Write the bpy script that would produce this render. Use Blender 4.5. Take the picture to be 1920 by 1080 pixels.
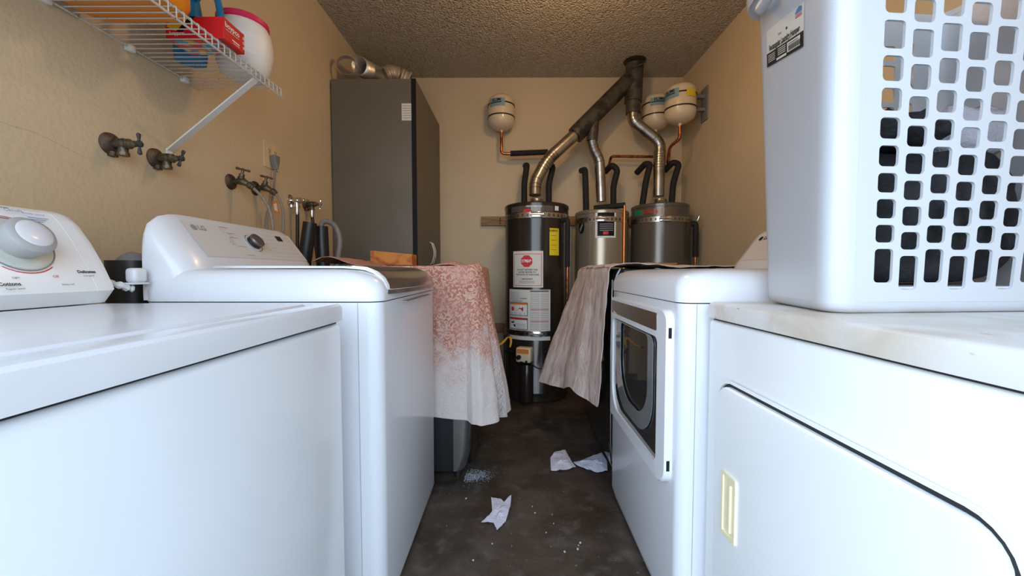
import bpy, bmesh, math, random
from mathutils import Vector, Matrix, noise
R = math.radians
rnd = random.Random(7)
for o in list(bpy.data.objects): bpy.data.objects.remove(o)
SC = bpy.context.scene; COL = SC.collection

# ------------------------------------------------------------------ camera, light, exposure
F, HC = 735.0, 0.99
PITCH, YAW = math.atan(32 / F), math.atan(3 / F)
cam_d = bpy.data.cameras.new('camera'); cam_d.sensor_width = 36; cam_d.lens = F / 1920 * 36
cam_d.clip_start = 0.01
cam = bpy.data.objects.new('camera', cam_d); COL.objects.link(cam)
cam.location = (0, 0, HC); cam.rotation_euler = (R(90) - PITCH, 0, YAW)
SC.camera = cam
W = bpy.data.worlds.new('daylight'); SC.world = W; W.use_nodes = True
wn = W.node_tree.nodes; wl = W.node_tree.links
bg = wn['Background']
tc = wn.new('ShaderNodeTexCoord'); sx = wn.new('ShaderNodeSeparateXYZ'); cr = wn.new('ShaderNodeValToRGB')
mr = wn.new('ShaderNodeMapRange'); mr.inputs[1].default_value = -0.3; mr.inputs[2].default_value = 0.8
wl.new(tc.outputs['Generated'], sx.inputs[0]); wl.new(sx.outputs['Z'], mr.inputs[0]); wl.new(mr.outputs[0], cr.inputs[0])
cr.color_ramp.elements[0].color = (0.42, 0.44, 0.46, 1); cr.color_ramp.elements[0].position = 0.22
cr.color_ramp.elements[1].color = (0.52, 0.73, 1.0, 1); cr.color_ramp.elements[1].position = 0.75
e = cr.color_ramp.elements.new(0.33); e.color = (0.82, 0.91, 1.0, 1)
wl.new(cr.outputs[0], bg.inputs[0]); bg.inputs[1].default_value = 5.2
sidex = wn.new('ShaderNodeMapRange'); sidex.inputs[1].default_value = -1; sidex.inputs[2].default_value = 1; sidex.inputs[3].default_value = 2.1; sidex.inputs[4].default_value = 0.72
wl.new(sx.outputs['X'], sidex.inputs[0])      # the open sky is brighter on the washers' side of the doorway
mul = wn.new('ShaderNodeMath'); mul.operation = 'MULTIPLY'; mul.inputs[1].default_value = 4.05
wl.new(sidex.outputs[0], mul.inputs[0]); wl.new(mul.outputs[0], bg.inputs[1])
# opening of the doorway: lets the sampler find the sky
pd = bpy.data.lights.new('doorway_daylight', 'AREA'); pd.shape = 'RECTANGLE'; pd.size = 1.95; pd.size_y = 2.25
pd.cycles.is_portal = True
po = bpy.data.objects.new('doorway_daylight', pd); COL.objects.link(po)
po.location = (-0.075, -0.12, 1.125); po.rotation_euler = (R(90), 0, 0)
# the room's own warm bulb, by the door and above the camera
bd = bpy.data.lights.new('ceiling_bulb', 'POINT'); bd.energy = 16; bd.color = (1.0, 0.62, 0.30); bd.shadow_soft_size = 0.05
bo = bpy.data.objects.new('ceiling_bulb', bd); COL.objects.link(bo); bo.location = (0.30, 1.95, 2.42)
vs = SC.view_settings; vs.view_transform = 'Standard'; vs.look = 'None'; vs.gamma = 1; vs.use_curve_mapping = False
vs.exposure = 0.0

RC = cam.rotation_euler.to_matrix()
def at(px, py, X=None, Y=None, Z=None):
    d = RC @ Vector(((px - 960) / F, (540 - py) / F, -1.0))
    o = Vector((0, 0, HC))
    t = (X - o.x) / d.x if X is not None else (Y - o.y) / d.y if Y is not None else (Z - o.z) / d.z
    return o + d * t

# ------------------------------------------------------------------ materials
MATS = {}
def mat(name, col, rough=0.5, metal=0.0, bump=0.0, bscale=200.0, var=None, vscale=5.0, vlo=0.45, vhi=0.65, coat=0.0, spec=0.5, stretch=(1, 1, 1), alpha=None, trans=0.0, detail=4, emit=0):
    m = bpy.data.materials.new(name); m.use_nodes = True
    n = m.node_tree.nodes; l = m.node_tree.links; b = n['Principled BSDF']
    b.inputs['Base Color'].default_value = (*col, 1); b.inputs['Roughness'].default_value = rough
    b.inputs['Metallic'].default_value = metal; b.inputs['Coat Weight'].default_value = coat
    b.inputs['Specular IOR Level'].default_value = spec; b.inputs['Transmission Weight'].default_value = trans
    co = n.new('ShaderNodeTexCoord'); mp = n.new('ShaderNodeMapping'); mp.inputs['Scale'].default_value = stretch
    l.new(co.outputs['Object'], mp.inputs[0])
    if var:
        t = n.new('ShaderNodeTexNoise'); t.inputs['Scale'].default_value = vscale; t.inputs['Detail'].default_value = detail
        l.new(mp.outputs[0], t.inputs[0])
        r = n.new('ShaderNodeValToRGB'); r.color_ramp.elements[0].position = vlo; r.color_ramp.elements[1].position = vhi
        r.color_ramp.elements[0].color = (*col, 1); r.color_ramp.elements[1].color = (*var, 1)
        l.new(t.outputs[0], r.inputs[0]); l.new(r.outputs[0], b.inputs['Base Color'])
    if bump:
        t = n.new('ShaderNodeTexNoise'); t.inputs['Scale'].default_value = bscale; t.inputs['Detail'].default_value = 3
        l.new(mp.outputs[0], t.inputs[0])
        bu = n.new('ShaderNodeBump'); bu.inputs['Strength'].default_value = bump; bu.inputs['Distance'].default_value = 0.01
        l.new(t.outputs[0], bu.inputs['Height']); l.new(bu.outputs[0], b.inputs['Normal'])
    MATS[name] = m
    return m
class NB:                                        # small node-graph helper
    def __init__(s, m): s.m = m; s.n = m.node_tree.nodes; s.l = m.node_tree.links; s.b = s.n['Principled BSDF']
    def noise(s, scale, vec=None, detail=4, dist=0.0):
        t = s.n.new('ShaderNodeTexNoise'); t.inputs['Scale'].default_value = scale; t.inputs['Detail'].default_value = detail
        t.inputs['Distortion'].default_value = dist
        if vec: s.l.new(vec, t.inputs[0])
        return t.outputs[0]
    def math(s, op, a, b=None, clamp=False):
        t = s.n.new('ShaderNodeMath'); t.operation = op; t.use_clamp = clamp
        for i, v in enumerate((a, b)):
            if v is None: continue
            if isinstance(v, (int, float)): t.inputs[i].default_value = v
            else: s.l.new(v, t.inputs[i])
        return t.outputs[0]
    def rng(s, v, a, b, c=0.0, d=1.0):
        t = s.n.new('ShaderNodeMapRange'); t.interpolation_type = 'SMOOTHSTEP'
        s.l.new(v, t.inputs[0])
        for i, x in enumerate((a, b, c, d)): t.inputs[i + 1].default_value = x
        return t.outputs[0]
    def mix(s, f, a, b):
        t = s.n.new('ShaderNodeMix'); t.data_type = 'RGBA'
        s.l.new(f, t.inputs[0])
        for i, v in ((6, a), (7, b)):
            if isinstance(v, tuple): t.inputs[i].default_value = (*v, 1)
            else: s.l.new(v, t.inputs[i])
        return t.outputs[2]
    def coord(s, kind='Object'):
        t = s.n.new('ShaderNodeTexCoord'); return t.outputs[kind]
    def xyz(s, v):
        t = s.n.new('ShaderNodeSeparateXYZ'); s.l.new(v, t.inputs[0]); return t.outputs
    def scale(s, v, sc, loc=(0, 0, 0), rot=(0, 0, 0)):
        t = s.n.new('ShaderNodeMapping'); s.l.new(v, t.inputs[0]); t.inputs['Scale'].default_value = sc
        t.inputs['Location'].default_value = loc; t.inputs['Rotation'].default_value = rot
        return t.outputs[0]
    def bump(s, h, st=0.3, dist=0.01):
        t = s.n.new('ShaderNodeBump'); t.inputs['Strength'].default_value = st; t.inputs['Distance'].default_value = dist
        s.l.new(h, t.inputs['Height']); s.l.new(t.outputs[0], s.b.inputs['Normal'])
    def color(s, c): s.l.new(c, s.b.inputs['Base Color'])

m_enamel = mat('white_enamel', (0.76, 0.77, 0.79), 0.20, coat=0.3, bump=0.006, bscale=30)
m_gloss = mat('white_gloss_plastic', (0.75, 0.75, 0.77), 0.24, coat=0.15)
m_console = mat('console_plastic', (0.70, 0.67, 0.63), 0.35)  # white console, its face's shade and warm light put into the colour
m_offwhite = mat('aged_white_enamel', (0.91, 0.92, 0.91), 0.30, coat=0.2, bump=0.03, bscale=40)
m_hamper = mat('hamper_plastic', (0.55, 0.56, 0.585), 0.38, bump=0.02, bscale=150)
m_cream = mat('cream_plastic', (0.88, 0.79, 0.52), 0.4)
m_dark = mat('black_plastic', (0.012, 0.012, 0.013), 0.4)
m_foam = mat('black_foam', (0.010, 0.009, 0.009), 0.75, bump=0.4, bscale=90)
m_seam = mat('dark_gap', (0.02, 0.022, 0.025), 0.8)
m_grey = mat('grey_plastic', (0.30, 0.30, 0.30), 0.5)
m_knobgrey = mat('knob_grey', (0.42, 0.41, 0.40), 0.45)
m_darkknob = mat('graphite_metal', (0.16, 0.15, 0.145), 0.35, metal=0.6)
m_stainless = mat('brushed_stainless', (0.42, 0.39, 0.36), 0.22, metal=0.95, bump=0.05, bscale=60, stretch=(1, 0.05, 6))
m_chrome = mat('chrome', (0.75, 0.73, 0.70), 0.15, metal=1.0)
m_galv = mat('galvanised_steel', (0.46, 0.44, 0.40), 0.30, metal=1.0, bump=0.15, bscale=25, var=(0.28, 0.26, 0.23), vscale=9)
m_ventdark = mat('sooty_vent_steel', (0.10, 0.088, 0.072), 0.55, metal=0.5, bump=0.5, bscale=25, var=(0.035, 0.03, 0.025), vscale=14)
m_foil = mat('foil_duct', (0.78, 0.70, 0.60), 0.38, metal=0.75)
m_copper = mat('copper', (0.62, 0.22, 0.08), 0.3, metal=1.0, bump=0.2, bscale=60, var=(0.16, 0.06, 0.03), vscale=25)
m_brass = mat('old_brass', (0.17, 0.135, 0.085), 0.42, metal=0.7, bump=0.4, bscale=70, var=(0.07, 0.07, 0.045), vscale=30)
m_rust = mat('rusted_iron', (0.085, 0.045, 0.03), 0.5, metal=0.5, bump=0.4, bscale=60, var=(0.16, 0.12, 0.09), vscale=20)
m_bluesteel = mat('dark_handle_paint', (0.05, 0.05, 0.06), 0.4, metal=0.4)
m_heater1 = mat('dark_grey_tank_paint', (0.026, 0.020, 0.016), 0.17, metal=0.1, bump=0.03, bscale=40)
m_heater2 = mat('silver_tank_paint', (0.33, 0.285, 0.215), 0.24, metal=0.45, bump=0.03, bscale=40)
m_heater3 = mat('mid_grey_tank_paint', (0.12, 0.108, 0.090), 0.22, metal=0.3, bump=0.03, bscale=40)
m_tank = mat('almond_tank_paint', (0.76, 0.62, 0.42), 0.32, coat=0.2)
m_black = mat('black_print', (0.010, 0.010, 0.011), 0.6, spec=0.2)
m_greyprint = mat('grey_print', (0.30, 0.30, 0.31), 0.6)
m_blueprint = mat('blue_print', (0.06, 0.22, 0.45), 0.5)
m_redprint = mat('red_print', (0.62, 0.03, 0.03), 0.45)
m_orangeprint = mat('orange_print', (0.75, 0.22, 0.03), 0.5)
m_satin = mat('satin_handle_metal', (0.62, 0.58, 0.52), 0.35, metal=0.5)
m_paper = mat('label_paper', (0.70, 0.68, 0.62), 0.5)
m_whiteprint = mat('white_print', (0.80, 0.80, 0.78), 0.5)
m_yellow = mat('yellow_label', (0.80, 0.62, 0.02), 0.5)
m_wood = mat('pine_board', (0.36, 0.20, 0.09), 0.6, var=(0.24, 0.12, 0.05), vscale=6, stretch=(1, 8, 14), bump=0.1, bscale=30)
m_cab = mat('grey_laminate', (0.145, 0.127, 0.098), 0.45, var=(0.165, 0.145, 0.115), vscale=2)
m_cabdoor = mat('grey_laminate_door', (0.12, 0.098, 0.073), 0.45, var=(0.14, 0.115, 0.085), vscale=4, stretch=(1, 6, 1))
m_graph = mat('graphite_panel', (0.022, 0.021, 0.022), 0.4, metal=0.3)
m_graphsil = mat('graphite_silver', (0.24, 0.225, 0.21), 0.30, metal=0.85)
m_glossblack = mat('gloss_black', (0.008, 0.008, 0.009), 0.12, coat=0.5)
m_glass = mat('smoked_glass', (0.03, 0.032, 0.033), 0.06, coat=1.0)
m_glassring = mat('glass_bowl', (0.20, 0.21, 0.205), 0.10, coat=1.0)
m_wire = mat('vinyl_wire', (0.60, 0.57, 0.51), 0.4, var=(0.22, 0.17, 0.12), vscale=120, vlo=0.60, vhi=0.72)
m_whitemetal = mat('white_painted_metal', (0.78, 0.78, 0.72), 0.4)
m_orange = mat('orange_plastic', (0.82, 0.26, 0.01), 0.35)
m_blue = mat('blue_plastic', (0.01, 0.19, 0.42), 0.35)
m_pinklid = mat('pink_red_plastic', (0.66, 0.02, 0.09), 0.4)
m_redbox = mat('red_card', (0.62, 0.01, 0.015), 0.5)
m_tub = mat('milky_white_plastic', (0.82, 0.78, 0.72), 0.4)
m_braid = mat('braided_hose', (0.38, 0.35, 0.30), 0.4, metal=0.6, bump=0.6, bscale=300)
m_ivory = mat('ivory_plastic', (0.72, 0.58, 0.33), 0.45)
m_hose = mat('grey_hose', (0.22, 0.21, 0.20), 0.5)
m_whitepipe = mat('grey_white_pipe', (0.42, 0.38, 0.33), 0.5)
m_tissue = mat('dryer_sheet', (0.74, 0.72, 0.82), 0.85, bump=0.3, bscale=120)
m_blackcloth = mat('black_fabric', (0.011, 0.011, 0.013), 0.85, bump=0.5, bscale=180, var=(0.03, 0.03, 0.034), vscale=12)
m_whitecloth = mat('pale_fabric', (0.52, 0.50, 0.54), 0.9, bump=0.4, bscale=150)
m_chip = mat('paint_chips', (0.62, 0.58, 0.50), 0.7)
m_powder = mat('spilled_powder', (0.62, 0.64, 0.70), 0.9)
m_yellowhandle = mat('yellow_grip', (0.80, 0.36, 0.02), 0.35)
m_asphalt = mat('outdoor_paving', (0.30, 0.30, 0.29), 0.9, bump=0.3, bscale=30)

# walls: cream orange-peel paint
m_wall = mat('cream_wall_paint', (0.67, 0.53, 0.335), 0.55)
w = NB(m_wall); c = w.coord()
h = w.math('ADD', w.noise(70, c, 3), w.math('MULTIPLY', w.noise(22, c, 2), 0.8))
w.bump(h, 0.15, 0.012)
dirt = w.rng(w.noise(2.5, c, 6), 0.42, 0.75, 0.0, 0.35)
w.color(w.mix(dirt, (0.67, 0.53, 0.335), (0.55, 0.44, 0.30)))
# left wall: same with the hairline crack
m_wall_l = mat('cream_wall_paint_cracked', (0.67, 0.53, 0.335), 0.55)
w = NB(m_wall_l); c = w.coord(); x = w.xyz(c)
h = w.math('ADD', w.noise(70, c, 3), w.math('MULTIPLY', w.noise(22, c, 2), 0.8))
w.bump(h, 0.15, 0.012)
dirt = w.rng(w.noise(2.5, c, 6), 0.42, 0.75, 0.0, 0.35)
cz = w.math('ADD', w.math('MULTIPLY', x[1], -0.20), w.math('MULTIPLY', w.noise(6, w.scale(c, (0, 1, 0)), 4), 0.06))
dd = w.math('ABSOLUTE', w.math('SUBTRACT', w.math('SUBTRACT', x[2], 1.52), cz))
line = w.math('SUBTRACT', 1.0, w.rng(dd, 0.0003, 0.0015))
line = w.math('MULTIPLY', line, w.math('MULTIPLY', w.rng(x[1], 0.9, 0.95), w.math('SUBTRACT', 1.0, w.rng(x[1], 1.12, 1.2))))
w.color(w.mix(w.math('MULTIPLY', line, 0.35), w.mix(dirt, (0.67, 0.53, 0.335), (0.55, 0.44, 0.30)), (0.20, 0.13, 0.08)))
# popcorn ceiling
m_ceil = mat('textured_ceiling', (0.78, 0.66, 0.50), 0.9)
w = NB(m_ceil); c = w.coord(); v = w.n.new('ShaderNodeTexVoronoi'); v.inputs['Scale'].default_value = 75
w.l.new(c, v.inputs[0]); hh = w.math('ADD', w.noise(55, c, 5), w.math('MULTIPLY', v.outputs[0], -0.6)); w.bump(hh, 1.0, 0.06)
# floor
m_floor = mat('stained_concrete', (0.10, 0.09, 0.08), 0.5)
w = NB(m_floor); c = w.coord()
a = w.rng(w.noise(5.0, c, 10, 0.6), 0.30, 0.72); b2 = w.rng(w.noise(14, c, 10), 0.50, 0.80)
c1 = w.mix(a, (0.040, 0.027, 0.017), (0.090, 0.067, 0.050)); c2 = w.mix(b2, c1, (0.13, 0.105, 0.085))
sp = w.rng(w.noise(55, c, 2), 0.70, 0.76, 0, 0.8)
c3 = w.mix(sp, c2, (0.30, 0.28, 0.26))
dk = w.rng(w.noise(1.6, w.scale(c, (1, 1, 1), (3, 7, 0)), 7), 0.45, 0.80, 0, 0.6)
w.color(w.mix(dk, c3, (0.022, 0.016, 0.012))); w.bump(w.noise(40, c, 6), 0.25)
w.l.new(w.rng(w.noise(4, c, 5), 0.3, 0.7, 0.38, 0.62), w.b.inputs['Roughness'])
# scuffed washer front
m_scuff = mat('scuffed_white_enamel', (0.83, 0.86, 0.89), 0.24, coat=0.3)
w = NB(m_scuff); c = w.coord('Object'); x = w.xyz(c)
zone = w.math('MULTIPLY', w.rng(x[1], 0.30, 0.50), w.math('SUBTRACT', 1, w.rng(x[2], 0.52, 0.66)))
sc1 = w.rng(w.noise(26, w.scale(c, (1, 1.0, 0.55)), 2, 0.3), 0.705, 0.73)
rust = w.math('MULTIPLY', zone, sc1)
sc2 = w.rng(w.noise(7, w.scale(c, (1, 1.6, 0.8), (1, 2, 3)), 7), 0.60, 0.78, 0, 0.6)
zone2 = w.math('MULTIPLY', w.rng(x[1], 0.58, 0.68), w.math('SUBTRACT', 1, w.rng(x[2], 0.50, 0.62)))
cc = w.mix(w.math('MULTIPLY', zone2, sc2), (0.83, 0.86, 0.89), (0.42, 0.45, 0.46))
w.color(w.mix(rust, cc, (0.50, 0.33, 0.20)))
# beige worn top of the old dryer
m_beige = mat('worn_beige_enamel', (0.70, 0.66, 0.60), 0.35, coat=0.1)
w = NB(m_beige); c = w.coord()
cc = w.mix(w.rng(w.noise(5, c, 8, 0.8), 0.42, 0.68), (0.76, 0.73, 0.69), (0.60, 0.51, 0.40))
w.color(w.mix(w.rng(w.noise(70, w.scale(c, (1, .3, 1)), 2), 0.70, 0.76), cc, (0.36, 0.28, 0.20)))
# pink damask sheet fading to white at its hem
m_pink = mat('pink_damask_sheet', (0.7, 0.5, 0.45), 0.9)
w = NB(m_pink); c = w.coord(); x = w.xyz(c)
wa = w.n.new('ShaderNodeTexWave'); wa.wave_type = 'RINGS'; wa.inputs['Scale'].default_value = 16; wa.inputs['Distortion'].default_value = 16
wa.inputs['Detail'].default_value = 4; wa.inputs['Detail Scale'].default_value = 2.2; w.l.new(c, wa.inputs[0])
n2 = w.noise(75, c, 5, 1.8)
f = w.math('ADD', w.math('MULTIPLY', wa.outputs[1], 0.55), w.math('MULTIPLY', n2, 0.75))
pat = w.mix(w.rng(f, 0.42, 0.88), (0.44, 0.14, 0.11), (0.66, 0.44, 0.31))
big = w.rng(w.noise(5, c, 3), 0.40, 0.62)
pat = w.mix(w.math('MULTIPLY', big, 0.55), pat, (0.60, 0.30, 0.25))
zz = w.math('ADD', x[2], w.math('MULTIPLY', w.noise(9, c, 7), 0.55))
fade = w.rng(zz, 0.76, 1.02)
w.color(w.mix(fade, (0.66, 0.57, 0.52), pat)); w.bump(w.math('ADD', w.noise(16, c, 5), w.math('MULTIPLY', w.noise(160, c, 3), .25)), 0.7, 0.02)
# dusty pale sheet
m_pale = mat('pale_dusty_sheet', (0.62, 0.54, 0.48), 0.9)
w = NB(m_pale); c = w.coord()
cc = w.mix(w.rng(w.noise(14, w.scale(c, (1, 1, .8)), 7, .5), 0.35, 0.75), (0.68, 0.575, 0.51), (0.57, 0.43, 0.375))
w.color(cc); w.bump(w.math('ADD', w.noise(11, w.scale(c, (1, 1.6, .8)), 6), w.math('MULTIPLY', w.noise(150, c, 3), .25)), 0.8, 0.025)
# amber block
m_amber = mat('amber_card', (0.60, 0.17, 0.008), 0.55)
w = NB(m_amber); c = w.coord()
w.color(w.mix(w.rng(w.noise(5, w.scale(c, (1, 1, 2.2)), 3, 1.5), 0.42, 0.60), (0.62, 0.24, 0.015), (0.40, 0.075, 0.004))); 
# printed underside of the red box
m_print = mat('colourful_print', (0.1, 0.3, 0.6), 0.5)
w = NB(m_print); c = w.coord()
w.color(w.mix(w.rng(w.noise(28, c, 2), 0.50, 0.54), w.mix(w.rng(w.noise(35, w.scale(c, (1, 1, 1), (4, 4, 4)), 2), 0.52, 0.55), (0.08, 0.30, 0.50), (0.72, 0.42, 0.02)), (0.62, 0.05, 0.03)))

# ------------------------------------------------------------------ mesh helpers
class MB:
    def __init__(s): s.bm = bmesh.new()
    def face(s, pts):
        try: return s.bm.faces.new([s.bm.verts.new(p) for p in pts])
        except ValueError: return None
    def box(s, x0, x1, y0, y1, z0, z1, bev=0.0, seg=2, M=None):
        r = bmesh.ops.create_cube(s.bm, size=1.0); vs = r['verts']
        sc = Matrix.Diagonal((x1 - x0, y1 - y0, z1 - z0, 1)); tr = Matrix.Translation(((x0 + x1) / 2, (y0 + y1) / 2, (z0 + z1) / 2))
        bmesh.ops.transform(s.bm, matrix=tr @ sc, verts=vs)
        new = list(vs)
        if bev > 0:
            es = list({e for v in vs for e in v.link_edges})
            q = bmesh.ops.bevel(s.bm, geom=es, offset=bev, segments=seg, profile=0.5, affect='EDGES')
            new = list({v for f in q['faces'] for v in f.verts} | {v for v in vs if v.is_valid})
        if M is not None: bmesh.ops.transform(s.bm, matrix=M, verts=new)
        return s
    def loft(s, rings, cap=True, closed=True):
        vr = [[s.bm.verts.new(p) for p in r] for r in rings]
        n = len(vr[0])
        for a, b in zip(vr, vr[1:]):
            for i in range(n if closed else n - 1):
                j = (i + 1) % n
                try: s.bm.faces.new((a[i], a[j], b[j], b[i]))
                except ValueError: pass
        if cap and closed:
            for q, r in ((vr[0], True), (vr[-1], False)):
                try: s.bm.faces.new(list(reversed(q)) if r else q)
                except ValueError: pass
        return s
    def tube(s, pts, r, seg=12, cap=True):
        pts = [Vector(p) for p in pts]; n = len(pts)
        rr = r if isinstance(r, (list, tuple)) else [r] * n
        tan = [(pts[min(i + 1, n - 1)] - pts[max(i - 1, 0)]).normalized() for i in range(n)]
        up = Vector((0, 0, 1)) if abs(tan[0].z) < 0.9 else Vector((1, 0, 0))
        u = tan[0].cross(up).normalized(); rings = []
        for i in range(n):
            u = (u - tan[i] * u.dot(tan[i])).normalized(); v = tan[i].cross(u)
            rings.append([pts[i] + (u * math.cos(2 * math.pi * k / seg) + v * math.sin(2 * math.pi * k / seg)) * rr[i] for k in range(seg)])
        return s.loft(rings, cap)
    def lathe(s, prof, c=(0, 0, 0), axis=(0, 0, 1), seg=32, cap=True):
        q = Vector((0, 0, 1)).rotation_difference(Vector(axis).normalized()).to_matrix(); c = Vector(c)
        rings = [[c + q @ Vector((max(r, 1e-4) * math.cos(2 * math.pi * k / seg), max(r, 1e-4) * math.sin(2 * math.pi * k / seg), z)) for k in range(seg)] for r, z in prof]
        return s.loft(rings, cap)
    def grid(s, fn, nu, nv):
        g = [[s.bm.verts.new(fn(i / nu, j / nv)) for j in range(nv + 1)] for i in range(nu + 1)]
        for i in range(nu):
            for j in range(nv):
                try: s.bm.faces.new((g[i][j], g[i + 1][j], g[i + 1][j + 1], g[i][j + 1]))
                except ValueError: pass
        return s
    def prism(s, poly, axis, a0, a1):          # poly of 2-D points, extruded along an axis
        def P(p, t):
            return (t, p[0], p[1]) if axis == 'X' else (p[0], t, p[1]) if axis == 'Y' else (p[0], p[1], t)
        return s.loft([[P(p, a0) for p in poly], [P(p, a1) for p in poly]])
def wl_of(o):
    v = Vector((0, 0, 0))
    while o is not None: v = v + o.location; o = o.parent
    return v
def part(name, mb, m, parent=None, local=False, thick=0.0, ang=38, subd=0, outward=None):
    bm = mb.bm
    if outward is None: bmesh.ops.recalc_face_normals(bm, faces=bm.faces)
    else:
        bm.normal_update()
        flip = [f for f in bm.faces if f.normal.dot(f.calc_center_median() - Vector(outward)) < 0]
        bmesh.ops.reverse_faces(bm, faces=flip)
    for f in bm.faces: f.smooth = True
    for e in bm.edges:
        if len(e.link_faces) == 2 and e.calc_face_angle(0) > R(ang): e.smooth = False
        if thick and len(e.link_faces) == 1: e.smooth = False
    if parent is not None and not local:
        bmesh.ops.translate(bm, vec=-wl_of(parent), verts=bm.verts)
    me = bpy.data.meshes.new(name); bm.to_mesh(me); bm.free()
    for q in (m if isinstance(m, list) else [m]): me.materials.append(q)
    o = bpy.data.objects.new(name, me); COL.objects.link(o)
    if parent is not None: o.parent = parent
    if thick:
        md = o.modifiers.new('thickness', 'SOLIDIFY'); md.thickness = thick; md.offset = 0
    if subd:
        md = o.modifiers.new('smooth', 'SUBSURF'); md.levels = subd; md.render_levels = subd
    return o
def tag(o, label, cat, group=None, kind=None):
    o['label'] = label; o['category'] = cat
    if group: o['group'] = group
    if kind: o['kind'] = kind
    return o
def thing(name, label, cat, loc, group=None):
    o = bpy.data.objects.new(name, None); o.empty_display_size = 0.05; COL.objects.link(o); o.location = loc
    return tag(o, label, cat, group)
def struct(name, mb, m, **k):
    o = part(name, mb, m, **k); o['kind'] = 'structure'; return o
def rrect(x0, x1, y0, y1, r, n=6, bulge=0.0, side='x1'):
    r = r if isinstance(r, (list, tuple)) else [r] * 4
    pts = []
    for (cx, cy, a, rr) in ((x0 + r[0], y0 + r[0], 180, r[0]), (x1 - r[1], y0 + r[1], 270, r[1]), (x1 - r[2], y1 - r[2], 0, r[2]), (x0 + r[3], y1 - r[3], 90, r[3])):
        for k in range(n + 1):
            t = R(a + 90 * k / n); pts.append((cx + rr * math.cos(t), cy + rr * math.sin(t)))
    return pts
def spline(p, n=8):
    p = [Vector(q) for q in p]; out = []
    for i in range(len(p) - 1):
        a, b, c, d = p[max(i - 1, 0)], p[i], p[i + 1], p[min(i + 2, len(p) - 1)]
        for k in range(n):
            t = k / n
            out.append(0.5 * ((2 * b) + (c - a) * t + (2 * a - 5 * b + 4 * c - d) * t * t + (3 * b - a - 3 * c + d) * t ** 3))
    out.append(p[-1]); return out
def rpath(p, r=0.03, n=6):                       # polyline with rounded elbows
    p = [Vector(q) for q in p]; out = [p[0]]
    for i in range(1, len(p) - 1):
        a = (p[i - 1] - p[i]); b = (p[i + 1] - p[i]); q = min(r, a.length * .45, b.length * .45)
        s0 = p[i] + a.normalized() * q; s1 = p[i] + b.normalized() * q
        for k in range(n + 1):
            t = k / n; out.append((1 - t) ** 2 * s0 + 2 * t * (1 - t) * p[i] + t * t * s1)
    out.append(p[-1]); return out
def text_pts(body, size, bold=False, shear=0.0):
    cu = bpy.data.curves.new('tmp', 'FONT'); cu.body = body; cu.size = size; cu.align_x = 'CENTER'; cu.align_y = 'CENTER'
    cu.shear = shear; cu.resolution_u = 3
    if bold: cu.offset = size * 0.025
    o = bpy.data.objects.new('tmp', cu); COL.objects.link(o)
    dg = bpy.context.evaluated_depsgraph_get(); me = bpy.data.meshes.new_from_object(o.evaluated_get(dg))
    v = [tuple(q.co) for q in me.vertices]; f = [tuple(q.vertices) for q in me.polygons]
    bpy.data.objects.remove(o); bpy.data.meshes.remove(me); bpy.data.curves.remove(cu)
    return v, f
def text_into(mb, body, size, fn, bold=False, shear=0.0):    # fn maps the text's own x, y to the surface
    v, f = text_pts(body, size, bold, shear)
    vv = [mb.bm.verts.new(fn(a, b)) for a, b, _ in v]
    for q in f:
        try: mb.bm.faces.new([vv[i] for i in q])
        except ValueError: pass
    return mb
def frame_fn(o, u, v, n, off=0.0006):
    o, u, v, n = Vector(o), Vector(u).normalized(), Vector(v).normalized(), Vector(n).normalized()
    return lambda a, b, d=0.0: o + u * a + v * b + n * (off + d)
def rect_on(mb, fn, x0, x1, y0, y1, nu=1):
    for i in range(nu):
        a = x0 + (x1 - x0) * i / nu; b = x0 + (x1 - x0) * (i + 1) / nu
        mb.face([fn(a, y0), fn(b, y0), fn(b, y1), fn(a, y1)])
    return mb
def copy_tree(o, parent=None):
    c = o.copy(); COL.objects.link(c)
    if parent is not None: c.parent = parent
    for ch in [q for q in bpy.data.objects if q.parent == o]: copy_tree(ch, c)
    return c

# ------------------------------------------------------------------ the setting
XL, XR, YB, ZC, YF = -1.245, 1.50, 3.55, 2.70, -0.12
DX0, DX1, DZ = -1.05, 0.90, 2.25
mb = MB(); mb.box(XL - .1, XR + .1, YF - .12, YB + .1, -.1, 0); struct('floor', mb, m_floor)
mb = MB(); mb.box(XL - .1, XR + .1, YF - .12, YB + .1, ZC, ZC + .1); struct('ceiling', mb, m_ceil)
mb = MB(); mb.box(XL - .1, XL, YF - .12, YB + .1, 0, ZC); struct('wall_left', mb, m_wall_l)
mb = MB(); mb.box(XR, XR + .1, YF - .12, YB + .1, 0, ZC); struct('wall_right', mb, m_wall)
mb = MB(); mb.box(XL, XR, YB, YB + .1, 0, ZC); struct('wall_back', mb, m_wall)
mb = MB(); mb.box(XL, DX0, YF - .12, YF, 0, ZC); mb.box(DX1, XR, YF - .12, YF, 0, ZC); mb.box(DX0, DX1, YF - .12, YF, DZ, ZC)
struct('wall_front', mb, m_wall)
mb = MB(); mb.box(-8, 8, -12, YF - .12, -.12, -.02); struct('floor_outside', mb, m_asphalt)
mb = MB(); mb.box(-.32, .0, YB - .014, YB, 0, .06); struct('baseboard_back', mb, m_rust)

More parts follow.
